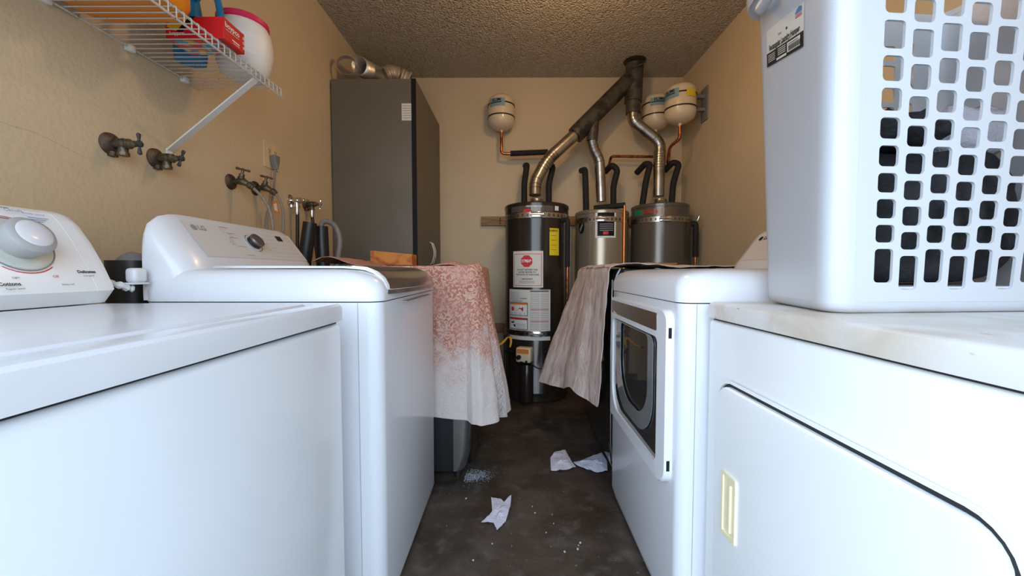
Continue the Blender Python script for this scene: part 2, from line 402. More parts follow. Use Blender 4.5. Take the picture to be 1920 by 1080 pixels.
# ------------------------------------------------------------------ washing machine, near left
def loop_loft(mb, secs):                         # secs: (z, x0, x1, y0, y1, r)
    mb.loft([[(x, y, z) for x, y in rrect(x0, x1, y0, y1, r)] for z, x0, x1, y0, y1, r in secs]); return mb
XF, Y0, Y1 = -0.402, 0.24, 0.925
t = thing('washing_machine', 'old white top-load washer with large round grey and white dial, closest to the doorway', 'washing machine', (-.73, .58, 0), 'laundry machines')
mb = MB(); mb.box(-1.05, XF - .004, Y0 + .004, Y1 - .004, .02, .868, .012, 3); part('cabinet', mb, m_scuff, t)
mb = MB(); mb.box(-1.045, XF - .015, Y0 + .01, Y1 - .01, .86, .88); part('gap', mb, m_seam, t)
mb = MB()
loop_loft(mb, [(.874, -1.055, XF, Y0, Y1, .012), (.902, -1.055, XF, Y0, Y1, .012), (.909, -1.053, XF - .002, Y0 + .002, Y1 - .002, .012), (.9135, -1.048, XF - .007, Y0 + .007, Y1 - .007, .012), (.9145, -1.04, XF - .016, Y0 + .016, Y1 - .016, .012),
               (.9140, -1.02, XF - .046, Y0 + .04, Y1 - .04, .02), (.9105, -1.02, XF - .05, Y0 + .044, Y1 - .044, .02)])
tp = part('top_panel', mb, m_enamel, t, ang=30)
mb = MB(); loop_loft(mb, [(.905, -.925, XF - .056, Y0 + .05, Y1 - .052, .02), (.913, -.925, XF - .056, Y0 + .05, Y1 - .052, .02), (.9165, -.922, XF - .060, Y0 + .054, Y1 - .056, .018), (.9168, -.91, XF - .075, Y0 + .07, Y1 - .07, .015)])
part('lid', mb, m_gloss, t, ang=30)
# console
def console_ring(prof, y, s=1.0, c=(0, 0)): return [(c[0] + (p[0] - c[0]) * s, y, c[1] + (p[1] - c[1]) * s) for p in prof]
pf = [(-1.09, .916), (-.962, .916), (-.955, .925), (-.940, .945), (-.944, .957), (-.965, 1.005), (-.992, 1.055), (-1.022, 1.100), (-1.040, 1.118), (-1.062, 1.126), (-1.09, 1.12)]
mb = MB(); cc = (-1.02, 1.0)
mb.loft([console_ring(pf, y, s, cc) for y, s in ((.245, .97), (.255, 1), (.880, 1), (.8802, .993), (.8815, .993), (.8820, 1), (.905, 1), (.917, .985), (.922, .95))])
con = part('control_console', mb, m_offwhite, t, ang=25)
mb = MB(); mb.prism([(-.965, .9165), (-.9445, .9475), (-.948, .9475), (-.968, .9165)], 'Y', .25, .88)
# face frame: origin at dial centre
pa, pb = Vector((-.944, 0, .957)), Vector((-1.022, 0, 1.10)); up = (pb - pa).normalized(); nn = Vector((up.z, 0, -up.x)).normalized()
dcen = Vector((-.987, .775, 1.042))
fface = frame_fn(dcen, (0, 1, 0), up, nn, 0.001)
mb = MB(); mb.lathe([(.058, -.004), (.058, .003), (.054, .005), (.050, .005)], dcen, nn, 40); dial = part('dial_skirt', mb, m_cream.copy(), con)
dial.data.materials[0].node_tree.nodes['Principled BSDF'].inputs['Base Color'].default_value = (.62, .64, .56, 1)
mb = MB(); mb.lathe([(.0605, -.004), (.0605, .0035), (.0585, .0035), (.0585, -.004)], dcen, nn, 40); part('dial_ring', mb, m_greyprint, con)
mb = MB(); mb.lathe([(.034, .003), (.0365, .012), (.040, .030), (.0395, .040), (.034, .046), (.029, .047)], dcen, nn, 40); kn = part('dial_knob', mb, m_knobgrey, con)
mb = MB(); mb.lathe([(.0295, .040), (.0290, .0475), (.024, .0500), (.012, .0512), (0, .0515)], dcen, nn, 36); part('knob_cap', mb, m_gloss, kn)
# curved printed arcs and words on the console face
def arc(mb, fn, r0, r1, a0, a1, n=10):
    for k in range(n):
        a = R(a0 + (a1 - a0) * k / n); b = R(a0 + (a1 - a0) * (k + 1) / n)
        mb.face([fn(r0 * math.cos(a), r0 * math.sin(a)), fn(r0 * math.cos(b), r0 * math.sin(b)), fn(r1 * math.cos(b), r1 * math.sin(b)), fn(r1 * math.cos(a), r1 * math.sin(a))])
mb = MB(); arc(mb, fface, .064, .068, 95, 175, 14); text_into(mb, 'Casuals', .010, lambda a, b: fface(a + .030, b + .082)); 
text_into(mb, 'Wrinkle control', .006, lambda a, b: fface(a + .062, b + .078))
for k in range(3): rect_on(mb, fface, .048, .085 - .006 * k, .068 - .0045 * k, .0695 - .0045 * k)
part('blue_print', mb, m_blueprint, con)
mb = MB(); arc(mb, fface, .0635, .0655, -25, 90, 14); arc(mb, fface, .0635, .0655, 185, 330, 16)
text_into(mb, 'Off', .008, lambda a, b: fface(a - .012, b + .076)); text_into(mb, 'Off', .008, lambda a, b: fface(a + .073, b - .012))
text_into(mb, 'Off', .008, lambda a, b: fface(a + .036, b - .073)); part('red_print', mb, m_redprint, con)
mb = MB(); arc(mb, fface, .066, .075, -42, -22, 6)
text_into(mb, 'Delicates', .010, lambda a, b: fface(a + .100, b - .062), True); text_into(mb, 'Low speed', .005, lambda a, b: fface(a + .100, b - .072))
text_into(mb, 'Cottons', .010, lambda a, b: fface(a - .045, b - .088), True); text_into(mb, 'Regular speed', .005, lambda a, b: fface(a - .04, b - .098))
text_into(mb, '5 Rinse', .008, lambda a, b: fface(a + .012, b + .086)); text_into(mb, 'Spin', .005, lambda a, b: fface(a + .09, b - .03))
text_into(mb, 'Heavy soil', .0055, lambda a, b: fface(a + .05, b - .092)); text_into(mb, 'Light', .0055, lambda a, b: fface(a - .03, b - .074))
part('console_lettering', mb, m_black, con)

# ------------------------------------------------------------------ drain standpipe behind the near washer
t = thing('drain_standpipe', 'thick black standpipe with a grey hose hooped over it, between the two white washers', 'pipe', (-1.16, 1.12, 0))
mb = MB(); mb.lathe([(.058, .0), (.058, 1.020), (.052, 1.020), (.052, .98)], (-1.122, 1.15, 0), seg=28); part('black_pipe', mb, m_dark, t)
mb = MB(); mb.tube(spline([(-1.135, 1.148, .95), (-1.135, 1.148, .995), (-1.118, 1.15, 1.014), (-1.100, 1.152, .99), (-1.100, 1.152, .9)]), .032, 14); part('grey_hose', mb, m_hose, t)
t = thing('drain_hook', 'pale plastic drain hose guide reaching past the black standpipe behind the washers', 'hose guide', (-1.1, .99, .9))
mb = MB(); mb.tube(spline([at(205, 531, Y=.97), at(225, 535, Y=.97), at(240, 540, Y=.99), at(252, 541, Y=1.0)]), [.008 + .002 * math.sin(k) for k in range(25)], 8); part('guide_arm', mb, m_offwhite, t)
mb = MB(); p = at(254, 520, Y=1.0); mb.box(p.x - .016, p.x + .014, .985, 1.022, p.z - .014, p.z + .024, .009, 3); mb.box(p.x - .022, p.x + .014, .98, 1.024, p.z - .018, p.z - .013, .001, 1); part('guide_clip', mb, m_gloss, t)

# ------------------------------------------------------------------ newer white washer, second on the left
A, B = 1.03, 1.73; XF = -.352
t = thing('washing_machine', 'white top-load washer with steel-trimmed lid and small dark dial beside the pink sheet', 'washing machine', (-.7, 1.38, 0), 'laundry machines')
def bowed(x0, x1, y0, y1, r, bow, z, n=8, face=1):
    pts = rrect(x0, x1, y0, y1, r, n); c = (y0 + y1) / 2; h = (y1 - y0) / 2; out = []
    for x, y in pts:
        k = (x - x0) / (x1 - x0) if face == 1 else (x1 - x) / (x1 - x0)
        out.append((x + face * bow * max(0, k - .5) * 2 * (1 - ((y - c) / h) ** 2), y, z))
    return out
mb = MB()
mb.loft([bowed(-.980, XF - .015, A + .01, B - .01, .035, .014, .012), bowed(-.985, XF - .003, A, B, .035, .016, .05), bowed(-.985, XF - .002, A, B, .035, .016, .906)])
body = part('cabinet', mb, m_gloss, t, ang=30)
mb = MB(); mb.box(XF - .06, XF - .0585, A - .0012, A + .001, .02, .905); mb.prism([(-.5, .2), (-.498, .2), (-.498, .78), (-.46, .84), (-.462, .84), (-.5, .78)], 'Y', A - .001, A + .001)
part('side_seam', mb, m_knobgrey, body)
mb = MB(); mb.loft([bowed(-.980, XF - .006, A + .004, B - .004, .034, .016, .903), bowed(-.980, XF - .006, A + .004, B - .004, .034, .016, .915)]); part('gap', mb, m_seam, t)
mb = MB()
mb.loft([bowed(-.987, XF, A - .001, B + .001, .036, .016, .909), bowed(-.987, XF, A - .001, B + .001, .036, .016, .938), bowed(-.985, XF - .012, A + .003, B - .003, .04, .016, .962),
         bowed(-.983, XF - .034, A + .010, B - .010, .045, .014, .979), bowed(-.98, XF - .062, A + .022, B - .022, .045, .012, .990), bowed(-.975, XF - .10, A + .045, B - .045, .04, .01, .9945), bowed(-.96, XF - .16, A + .10, B - .10, .03, .0, .996)])
part('top_cover', mb, m_gloss, t, ang=35)
pr = [(-.835, .9990), (-.52, .9988), (-.46, .9985), (-.405, .994), (-.372, .982), (-.348, .964), (-.336, .945), (-.332, .934)]
mb = MB()
def lidstrip(u, v):
    i = v * (len(pr) - 1); k = min(int(i), len(pr) - 2); f = i - k
    x = pr[k][0] * (1 - f) + pr[k + 1][0] * f; z = pr[k][1] * (1 - f) + pr[k + 1][1] * f
    y = A + .055 + u * (B - A - .11); q = (2 * u - 1)
    return (x - .02 * abs(q) ** 4 * v + .012 * (1 - q * q) * v, y, z + .002)
mb.grid(lidstrip, 24, 18)
ld = part('lid', mb, m_gloss, t, thick=.006)
ld.data.materials.clear(); ld.data.materials.append(m_gloss)
def lidstrip2(u, v): p = lidstrip(.015 + .97 * u, .28 + .72 * v); return (p[0] + .002, p[1], p[2] + .0035)
mb = MB(); mb.grid(lidstrip2, 24, 18); part('steel_trim', mb, m_stainless, ld, thick=.004)
mb = MB(); mb.grid(lambda u, v: tuple(Vector(lidstrip(u, 1.0)) + Vector((.002 - .012 * v * 0, 0, -.012 * v + .002))), 24, 1); part('trim_edge', mb, m_galv, ld, thick=.006)
mb = MB(); mb.box(XF - .01, XF + .017, A + .20, B - .14, .893, .8955); part('front_groove', mb, m_knobgrey, body)
# console, end-capped loft along Y
def lg_console(t, sgn, xo, y0, y1, dialside=True):
    # xo: x of the foot front; profile grows away from the aisle
    base = [(0, 0.912), (0, 0.990), (-.004, .998), (-.018, 1.030), (-.055, 1.078), (-.100, 1.140), (-.108, 1.148), (-.116, 1.154), (-.124, 1.150), (-.129, 1.125), (-.130, 1.06), (-.130, .912)]
    c = (-.10, .94)
    def ring(y, s, lift=1.0):
        return [(xo + sgn * (c[0] + (p[0] - c[0]) * (s if p[0] > -.09 else min(1, s + .1))), y, max(.912, .912 + (p[1] - .912) * s)) for p in base]
    secs = [(y0, .60), (y0 + .006, .74), (y0 + .02, .86), (y0 + .045, .945), (y0 + .08, .985), (y0 + .115, 1.0), (y1 - .09, 1.0), (y1 - .06, .985), (y1 - .035, .95), (y1 - .012, .84), (y1, .70)]
    mb = MB(); mb.loft([ring(y, s) for y, s in secs]); con = part('control_console', mb, m_gloss, t, ang=40)
    P = lambda d, z: Vector((xo + sgn * d, 0, z))
    lo, hi = P(-.018, 1.030), P(-.100, 1.140); up = (hi - lo).normalized(); nn = Vector((-sgn * up.z * -1, 0, 0))
    nn = Vector((sgn * up.z, 0, -sgn * up.x)).normalized()
    if nn.z < 0: nn = -nn
    return con, lo, hi, up, nn
con, lo, hi, up, nn = lg_console(t, 1, -.862, 1.035, 1.725)
U = Vector((0, 1, 0))
L = (hi - lo).length
ff = frame_fn(lo + Vector((0, 1.14, 0)), U, up, nn, .001)          # a along the machine from its near end, b up the face
mb = MB(); mb.grid(lambda u, v: tuple(ff(-.012 + .545 * u - .012 * (1 - v) * (1 - 2 * u) * 0, .002 + (L - .006) * v)), 12, 6); part('face_panel', mb, m_console, con)
ff = frame_fn(lo + Vector((0, 1.14, 0)), U, up, nn, .0022)
dc = ff(.245, L * .50)
mb = MB(); mb.lathe([(.0345, 0), (.0345, .002), (.0300, .0025)], dc, nn, 36); part('dial_ring', mb, m_console, con)
mb = MB()
for a0, a1 in ((100, 235), (-95, 35)): arc(mb, frame_fn(dc, U, up, nn, .003), .0335, .0352, a0, a1, 20)
part('ring_marks', mb, m_black, con)
mb = MB(); mb.lathe([(.026, 0), (.0255, .015), (.0265, .016)], dc, nn, 36); kn = part('dial_knob', mb, m_dark, con)
mb = MB(); mb.lathe([(.0265, .016), (.0268, .021), (.025, .024), (.019, .0252), (0, .0255)], dc, nn, 36); part('knob_face', mb, m_darkknob, kn)
mb = MB(); q = ff(.437, L * .79); fq = frame_fn(q, U, up, nn, .001); rect_on(mb, fq, -.018, .018, -.012, .012); part('display', mb, m_glossblack, con)
mb = MB(); text_into(mb, 'LG', .024, lambda a, b: ff(a + .050, b + L * .80), True)
c0 = ff(.020, L * .80); fc = frame_fn(c0, U, up, nn, 0.0); arc(mb, fc, 0.0005, .0105, 0, 360, 20)
for k, (a, b) in enumerate([(.15, .92), (.165, .62), (.175, .36), (.185, .10), (.165, .75)]): rect_on(mb, ff, a - .02, a + .02, b * L, b * L + .0015)
for r_ in range(6):
    for c_ in range(9):
        a = .315 + c_ * .021 + r_ * .004; b = L * (.12 + .145 * r_)
        if a < .515 and not (a > .40 and a < .47 and r_ > 3): rect_on(mb, ff, a, a + .006 + .004 * ((r_ * c_) % 3), b, b + .0012)
for k in range(3): text_into(mb, ('Normal', 'Bedding', 'Delicates')[k], .006, lambda a, b: ff(a + .320, b + L * (.33 + .2 * k)))
text_into(mb, 'Start', .007, lambda a, b: ff(a + .505, b + L * .12))
fr = frame_fn(ff(.155, L * .55), U, up, nn, .0002)
for k in range(5): arc(mb, frame_fn(ff(.135 + .012 * (k % 3), L * (.45 + .12 * (k % 4))), U, up, nn, .0002), .0060, .0070, 0, 360, 10)
part('console_lettering', mb, m_greyprint, con)
mb = MB(); mb.box(-.861, -.858, 1.16, 1.62, .985, .990); part('foot_groove', mb, m_knobgrey, con)

# ------------------------------------------------------------------ graphite machine under the pink sheet, third on the left
t = thing('washing_machine', 'dark graphite machine with curved silver front corner standing under the pink sheet', 'washing machine', (-.6, 2.16, 0), 'laundry machines')
mb = MB(); mb.box(-.90, -.285, 1.83, 2.50, .03, 1.0, .008, 2); part('cabinet', mb, m_graph, t)
def w3(z, dx): return bowed(-.29, -.205 + dx, 1.828, 2.502, [.004, .035, .035, .004], .03, z)
mb = MB(); mb.loft([w3(.035, -.04), w3(.06, -.025), w3(.12, -.01), w3(.30, 0), w3(.95, 0), w3(1.0, -.02)]); fp = part('front_panel', mb, m_graphsil, t, ang=30)
mb = MB(); mb.grid(lambda u, v: (-.178 + .005 * (1 - (2 * u - 1) ** 2) - .02 - .012 * (2 * u - 1) ** 2 - .055 * max(0, .25 - v) ** 1.2, 1.88 + .57 * u, .05 + .92 * v), 16, 12); part('door_panel', mb, m_glossblack, fp, thick=.02)
for x in (-.27, -.86):
    for y in (1.86, 2.46): mb = MB(); mb.lathe([(.018, 0), (.018, .03)], (x, y, 0), seg=14); part('foot', mb, m_dark, t)

# ------------------------------------------------------------------ old dryer, near right
XF, Y0, Y1 = .482, .29, .975
t = thing('clothes_dryer', 'old off-white dryer with worn beige top and cream recessed handle, carrying the laundry hamper', 'dryer', (.82, .63, 0), 'laundry machines')
mb = MB(); mb.box(XF + .003, 1.17, Y0 + .003, Y1 - .003, .02, .871, .010, 3); bdy = part('cabinet', mb, m_offwhite, t)
mb = MB(); mb.box(XF + .012, 1.16, Y0 + .01, Y1 - .01, .865, .88); part('gap', mb, m_seam, t)
mb = MB(); loop_loft(mb, [(.876, XF, 1.175, Y0, Y1, .012), (.905, XF, 1.175, Y0, Y1, .012), (.911, XF + .002, 1.173, Y0 + .002, Y1 - .002, .012), (.914, XF + .007, 1.168, Y0 + .007, Y1 - .007, .012), (.9142, XF + .02, 1.15, Y0 + .02, Y1 - .02, .012)])
part('top_panel', mb, m_beige, t, ang=30)
def yz_rect(mb, x0, x1, y0, y1, z0, z1, r, n=6):
    mb.loft([[(x, a, b) for a, b in rrect(y0, y1, z0, z1, r, n)] for x in (x0, x1)]); return mb
DY0, DY1, DZ0, DZ1 = .365, .897, .17, .733
mb = MB(); yz_rect(mb, XF - .0005, XF + .01, DY0 - .006, DY1 + .006, DZ0 - .006, DZ1 + .006, .046)
o_ = part('door_recess', mb, m_seam, t)
mb = MB()
mb.loft([[(x, a, b) for a, b in rrect(DY0 + i, DY1 - i, DZ0 + i, DZ1 - i, .042 - i * .5)] for x, i in ((XF + .008, 0), (XF - .008, 0), (XF - .0125, .003), (XF - .0135, .010))])
dr = part('door', mb, m_offwhite, t, ang=30)
mb = MB()
def ring_yz(mb, xo, xi, y0, y1, z0, z1, r, w):
    o = rrect(y0, y1, z0, z1, r); i = rrect(y0 + w, y1 - w, z0 + w, z1 - w, max(r - w, .002))
    mb.loft([[(xi, a, b) for a, b in o], [(xo, a, b) for a, b in o], [(xo, a, b) for a, b in i], [(xi, a, b) for a, b in i]], cap=False); return mb
ring_yz(mb, XF - .0045, XF - .001, DY0 - .014, DY1 + .014, DZ0 - .014, DZ1 + .014, .056, .006); part('door_border', mb, m_offwhite, t, ang=30)
mb = MB(); ring_yz(mb, XF - .0175, XF - .012, .805, .860, .408, .548, .004, .007); hd = part('handle', mb, m_cream, dr, ang=30)
mb = MB(); yz_rect(mb, XF - .0145, XF - .0137, .812, .853, .415, .541, .003); part('handle_well', mb, m_cream.copy(), hd)
bpy.data.materials[-1]
mb = MB(); mb.tube([(XF - .0155, .824, .425), (XF - .0155, .824, .530)], .0035, 8); part('handle_grip', mb, m_cream, hd)

# ------------------------------------------------------------------ newer dryer, second on the right
A, B = .995, 1.69; XF = .425
t = thing('clothes_dryer', 'white front-load dryer with smoked glass door, between the old dryer and dark machine', 'dryer', (.75, 1.34, 0), 'laundry machines')
mb = MB(); mb.loft([bowed(XF + .018, 1.10, A + .01, B - .01, .03, .012, .012, face=-1), bowed(XF + .004, 1.105, A, B, .03, .014, .06, face=-1), bowed(XF + .003, 1.105, A, B, .03, .014, .906, face=-1)])
bdy = part('cabinet', mb, m_gloss, t, ang=30)
mb = MB(); mb.box(XF + .040, XF + .0415, A - .0012, A + .001, .02, .905)
mb.tube(rpath([(XF + .085, A, .04), (XF + .085, A, .80), (XF + .12, A, .85), (1.0, A, .85)], .05), .0015, 6); part('side_seam', mb, m_knobgrey, bdy)
mb = MB(); mb.loft([bowed(XF + .006, 1.10, A + .004, B - .004, .03, .014, .903, face=-1), bowed(XF + .006, 1.10, A + .004, B - .004, .03, .014, .915, face=-1)]); part('gap', mb, m_seam, t)
mb = MB()
mb.loft([bowed(XF, 1.107, A - .001, B + .001, .034, .016, .909, face=-1), bowed(XF, 1.107, A - .001, B + .001, .034, .016, .943, face=-1), bowed(XF + .008, 1.105, A + .004, B - .004, .038, .016, .965, face=-1),
         bowed(XF + .024, 1.10, A + .014, B - .014, .04, .014, .980, face=-1), bowed(XF + .05, 1.095, A + .035, B - .035, .04, .012, .990, face=-1), bowed(XF + .09, 1.09, A + .06, B - .06, .04, .01, .995, face=-1), bowed(XF + .16, 1.08, A + .10, B - .10, .03, .0, .997, face=-1)])
part('top_cover', mb, m_gloss, t, ang=35)
xd = XF - .016
def door_x(y): return xd - .014 * (1 - ((y - 1.34) / .35) ** 2) + .004
def yz_loft(mb, ds, n=8):                       # ds: (dx, y0, y1, z0, z1, r)
    mb.loft([[(door_x(a) + dx, a, b) for a, b in rrect(y0, y1, z0, z1, r, n)] for dx, y0, y1, z0, z1, r in ds]); return mb
DY = (1.035, 1.625, .402, .885)
def dring(mb, d0, d1, o, i, ro, ri):
    O = rrect(*o, ro, 8); I = rrect(*i, ri, 8)
    mb.loft([[(door_x(a) + d1, a, b) for a, b in O], [(door_x(a) + d0 + .006, a, b) for a, b in O], [(door_x(a) + d0, a + (.004 if a < 1.3 else -.004), b + (.004 if b < .6 else -.004)) for a, b in O], [(door_x(a) + d0, a, b) for a, b in I], [(door_x(a) + d1, a, b) for a, b in I]], cap=False)
mb = MB(); dring(mb, -.004, .03, (1.035, 1.625, .402, .885), (1.092, 1.585, .448, .805), [.05, .03, .03, .03], [.02, .10, .03, .02]); dr = part('door', mb, m_gloss, t, ang=40)
dr.data
mb = MB(); yz_loft(mb, [(.012, 1.09, 1.587, .446, .807, [.02, .10, .03, .02]), (.004, 1.09, 1.587, .446, .807, [.02, .10, .03, .02])]); wd = part('window', mb, m_glass, dr)
mb = MB()
O = rrect(1.135, 1.545, .485, .80, [.12, .16, .03, .03], 10)
I = rrect(1.175, 1.470, .535, .797, [.10, .13, .02, .02], 10)
mb.loft([[(door_x(a) + .0038, a, b) for a, b in O], [(door_x(a) + .002, a, b) for a, b in O], [(door_x(a) + .002, a, b) for a, b in I], [(door_x(a) + .0038, a, b) for a, b in I]], cap=False)
part('glass_bowl', mb, m_glassring, wd, ang=30)
mb = MB(); yz_loft(mb, [(.0, 1.095, 1.60, .822, .872, [.008, .008, .008, .008]), (-.0055, 1.095, 1.60, .822, .872, .008)]); part('handle_band', mb, m_stainless, dr)
mb = MB()
for z in (.465, .825): mb = MB(); mb.box(xd + .002, xd + .010, 1.0335, 1.0355, z - .014, z + .014); part('hinge_slot', mb, m_black, dr)
con, lo, hi, up, nn = lg_console(t, -1, .912, 1.0, 1.685)
ff = frame_fn(lo + Vector((0, 1.10, 0)), U, up, nn, .0015)
mb = MB(); mb.grid(lambda u, v: tuple(ff(.005 + .51 * u, .002 + (L - .006) * v)), 12, 6); part('face_panel', mb, m_console, con)
ff = frame_fn(lo + Vector((0, 1.10, 0)), U, up, nn, .003)
mb = MB(); text_into(mb, 'LG', .024, lambda a, b: ff(.450 - a, b + L * .80), True); arc(mb, frame_fn(ff(.485, L * .8), U, up, nn, 0), .0005, .0105, 0, 360, 18)
for r_ in range(5):
    for c_ in range(8): rect_on(mb, ff, .05 + c_ * .02, .058 + c_ * .02, L * (.15 + .15 * r_), L * (.15 + .15 * r_) + .0012)
part('console_lettering', mb, m_black, con)
dc = ff(.26, L * .5); mb = MB(); mb.lathe([(.028, 0), (.027, .016), (.0265, .022), (.02, .025), (0, .0255)], dc, nn, 30); part('dial_knob', mb, m_darkknob, con)

# ------------------------------------------------------------------ dark machine under the pale sheet, third on the right
t = thing('clothes_dryer', 'gloss black front-load machine with thin silver edge standing under the pale sheet', 'dryer', (.8, 2.12, 0), 'laundry machines')
mb = MB(); mb.box(.495, 1.12, 1.78, 2.46, .03, 1.0, .01, 2); part('cabinet', mb, m_graph, t)
def w4(z, dx): return bowed(.445 - dx, .500, 1.778, 2.462, [.022, .004, .004, .022], .02, z, face=-1)
mb = MB(); mb.loft([w4(.05, -.03), w4(.09, -.012), w4(.2, 0), w4(.6, .004), w4(.95, 0), w4(1.0, -.02)]); fp = part('front_panel', mb, m_glossblack, t, ang=30)
mb = MB(); mb.tube([(.4475 + dx, 1.785, z) for z, dx in ((.07, .028), (.11, .012), (.2, .002), (.6, -.002), (.95, .002))], .0035, 8); part('silver_edge', mb, m_galv, fp)
for y in (1.83, 2.42):
    for x in (.50, 1.07): mb = MB(); mb.lathe([(.018, 0), (.018, .03)], (x, y, 0), seg=14); part('foot', mb, m_dark, t)

# ------------------------------------------------------------------ sheets
def nz(x, y, z, s): return noise.noise(Vector((x * s, y * s, z * s)))
mb = MB()
def pink_top(u, v):
    x = -.935 + .765 * u; y = 1.81 + .71 * v
    z = 1.010 + .006 * nz(x, y, 0, 9) + .045 * math.exp(-((x + .86) / .09) ** 2) * (1 - .3 * v) + .030 * math.exp(-((x + .30) / .06) ** 2 - ((y - 1.93) / .11) ** 2)
    z += .006 * max(0, nz(x, y, 3, 16)); 
    e = max(0, (x + .22) / .05); z -= .012 * e * e
    return (x, y, z)
mb.grid(pink_top, 60, 50)
# skirt: along the near side, round the corner, then along the front
per = []
for k in range(20): per.append((Vector((-.66 + .38 * k / 19, 1.80, 0)), Vector((0, -1, 0))))
for k in range(1, 13):
    a = R(-90 + 90 * k / 12); per.append((Vector((-.235 + .06 * math.cos(a), 1.86 + .06 * math.sin(a), 0)), Vector((math.cos(a), math.sin(a), 0))))
for k in range(1, 34): per.append((Vector((-.175, 1.86 + .66 * k / 33, 0)), Vector((1, 0, 0))))
NP = len(per)
def pink_skirt(u, v):
    i = u * (NP - 1); k = min(int(i), NP - 2); f = i - k
    p = per[k][0].lerp(per[k + 1][0], f); n = per[k][1].lerp(per[k + 1][1], f).normalized()
    side = 1 if u < .3 else 0
    cornerw = math.exp(-((u - .46) / .13) ** 2); flare = .004 + (.105 * cornerw + (.055 if u > .46 else .004)) * v ** 0.9
    fold = (.020 * math.sin(u * 34 + 1.2) + .010 * math.sin(u * 71 + v * 2)) * v * (1 if u > .36 else .12)
    lim = 1.0 if u > .34 else .15
    d = flare * (1 if u > .34 else .2) + fold + .006 * nz(p.x * 3, p.y * 3, v * 3, 2.2) * lim
    if v < .08: d -= .012 * (1 - v / .08)
    hem = .315 - .02 * math.cos((u - .4) * 9) + (.05 * max(0, (u - .75)) / .25)
    z = 1.012 + .018 * math.exp(-((u - .48) / .1) ** 2) * (1 - v) - (1.012 - hem) * v
    if v < .06: z = 1.012 + .02 * math.exp(-((u - .48) / .1) ** 2) - .02 * (v / .06) ** 2
    q = p + n * (d + .010)
    return (q.x, q.y, z)
mb.grid(pink_skirt, 120, 70)
tag(part('bed_sheet', mb, m_pink, thick=.003, ang=180), 'pink damask sheet fading to white, draped over the graphite machine on the left', 'sheet', 'sheets covering the far machines')
bpy.data.objects['bed_sheet']['label'] = 'pink damask sheet fading to white at the hem, draped over the graphite machine'
mb = MB()
def pale_top(u, v):
    x = .42 + .76 * u; y = 1.712 + .78 * v
    z = 1.010 + .008 * nz(x, y, 1, 8) + .006 * nz(x, y, 5, 20) + .012 * math.exp(-((x - .55) / .12) ** 2)
    e = max(0, (.46 - x) / .05); z -= .012 * e * e
    return (x, y, z)
mb.grid(pale_top, 50, 50)
def pale_skirt(u, v):
    y = 1.722 + .765 * u; x0 = .420
    flare = (.02 + .215 * u ** 1.3) * v ** 1.05 + .02 * v
    fold = (.018 * math.sin(u * 13 + .6 + v * 1.6) + .006 * math.sin(u * 31 + v * 3) + .010 * nz(u * 3, v * 2, 4, 2)) * v ** .8 * (.35 + .65 * u)
    x = x0 - flare - fold - .006 * nz(0, y * 3, v * 3, 2.5) + (.010 * (1 - v / .06) if v < .06 else 0)
    hem = .385 - .09 * u + .035 * math.exp(-((u - .45) / .12) ** 2) + (.05 * ((.06 - u) / .06) ** 2 if u < .06 else 0)
    z = 1.0 - (1.0 - hem) * v
    if v < .06: z = 1.008 - .008 * (v / .06) - .02 * (v / .06) ** 2 + .002
    return (x, y - .02 * v + .01 * v * math.sin(v * 5), z)
mb.grid(pale_skirt, 90, 70)
tag(part('bed_sheet', mb, m_pale, thick=.003, ang=180), 'dusty pale sheet hanging into the aisle from the black machine beside the glass-door dryer', 'sheet', 'sheets covering the far machines')
p = at(697, 495, Y=2.35); q = at(772, 495, Y=2.35)
t = thing('cardboard_box', 'amber orange low box standing on the pink sheet in front of grey cabinet', 'box', (p.x, 2.35, 1.016))
mb = MB(); hh = .10
mb.loft([[(p.x, 2.33, z0), (q.x, 2.36, z0), (q.x, 2.47, z0), (p.x, 2.44, z0)] if z0 < 1.05 else [(p.x, 2.33, z0), ((p.x + q.x) / 2 - .01, 2.345, z0)] and [(p.x, 2.33, z0), (q.x, 2.36, z0 - .022), (q.x, 2.47, z0 - .022), (p.x, 2.44, z0)] for z0 in (1.026, 1.112)])
part('carton', mb, m_amber, t)
mb = MB(); p = at(1207, 496, Y=2.2); q = at(1270, 496, Y=2.2); mb.box(p.x, q.x, 2.2, 2.3, 1.024, 1.036, .002, 1)
tag(part('wooden_board', mb, m_wood), 'thin brown board lying on the pale sheet behind the white dryer', 'board')

# ------------------------------------------------------------------ laundry hamper on the old dryer
t = thing('laundry_hamper', 'tall white plastic hamper with square holes holding dark laundry on the old dryer', 'laundry hamper', (.79, .82, .9145))
Z0, Z1 = .917, 1.62
cb = [Vector((.553, .688)), Vector((1.03, .728)), Vector((1.05, .985)), Vector((.604, .945))]      # base corners
ct = [Vector((.520, .655)), Vector((1.06, .700)), Vector((1.08, 1.015)), Vector((.580, .972))]     # rim corners
def hring(z, inset=0.0, nr=8, rr=.045):
    f = (z - Z0) / (Z1 - Z0); c = [a.lerp(b, f) for a, b in zip(cb, ct)]; cen = sum(c, Vector((0, 0))) / 4
    out = []
    for i in range(4):
        p, a, b = c[i], (c[i - 1] - c[i]).normalized(), (c[(i + 1) % 4] - c[i]).normalized()
        s0, s1 = p + a * rr, p + b * rr
        for k in range(nr + 1):
            q = k / nr; v = (1 - q) ** 2 * s0 + 2 * q * (1 - q) * p + q * q * s1
            out.append(v + (cen - v).normalized() * inset)
    return [(v.x, v.y, z) for v in out]
NR = 8
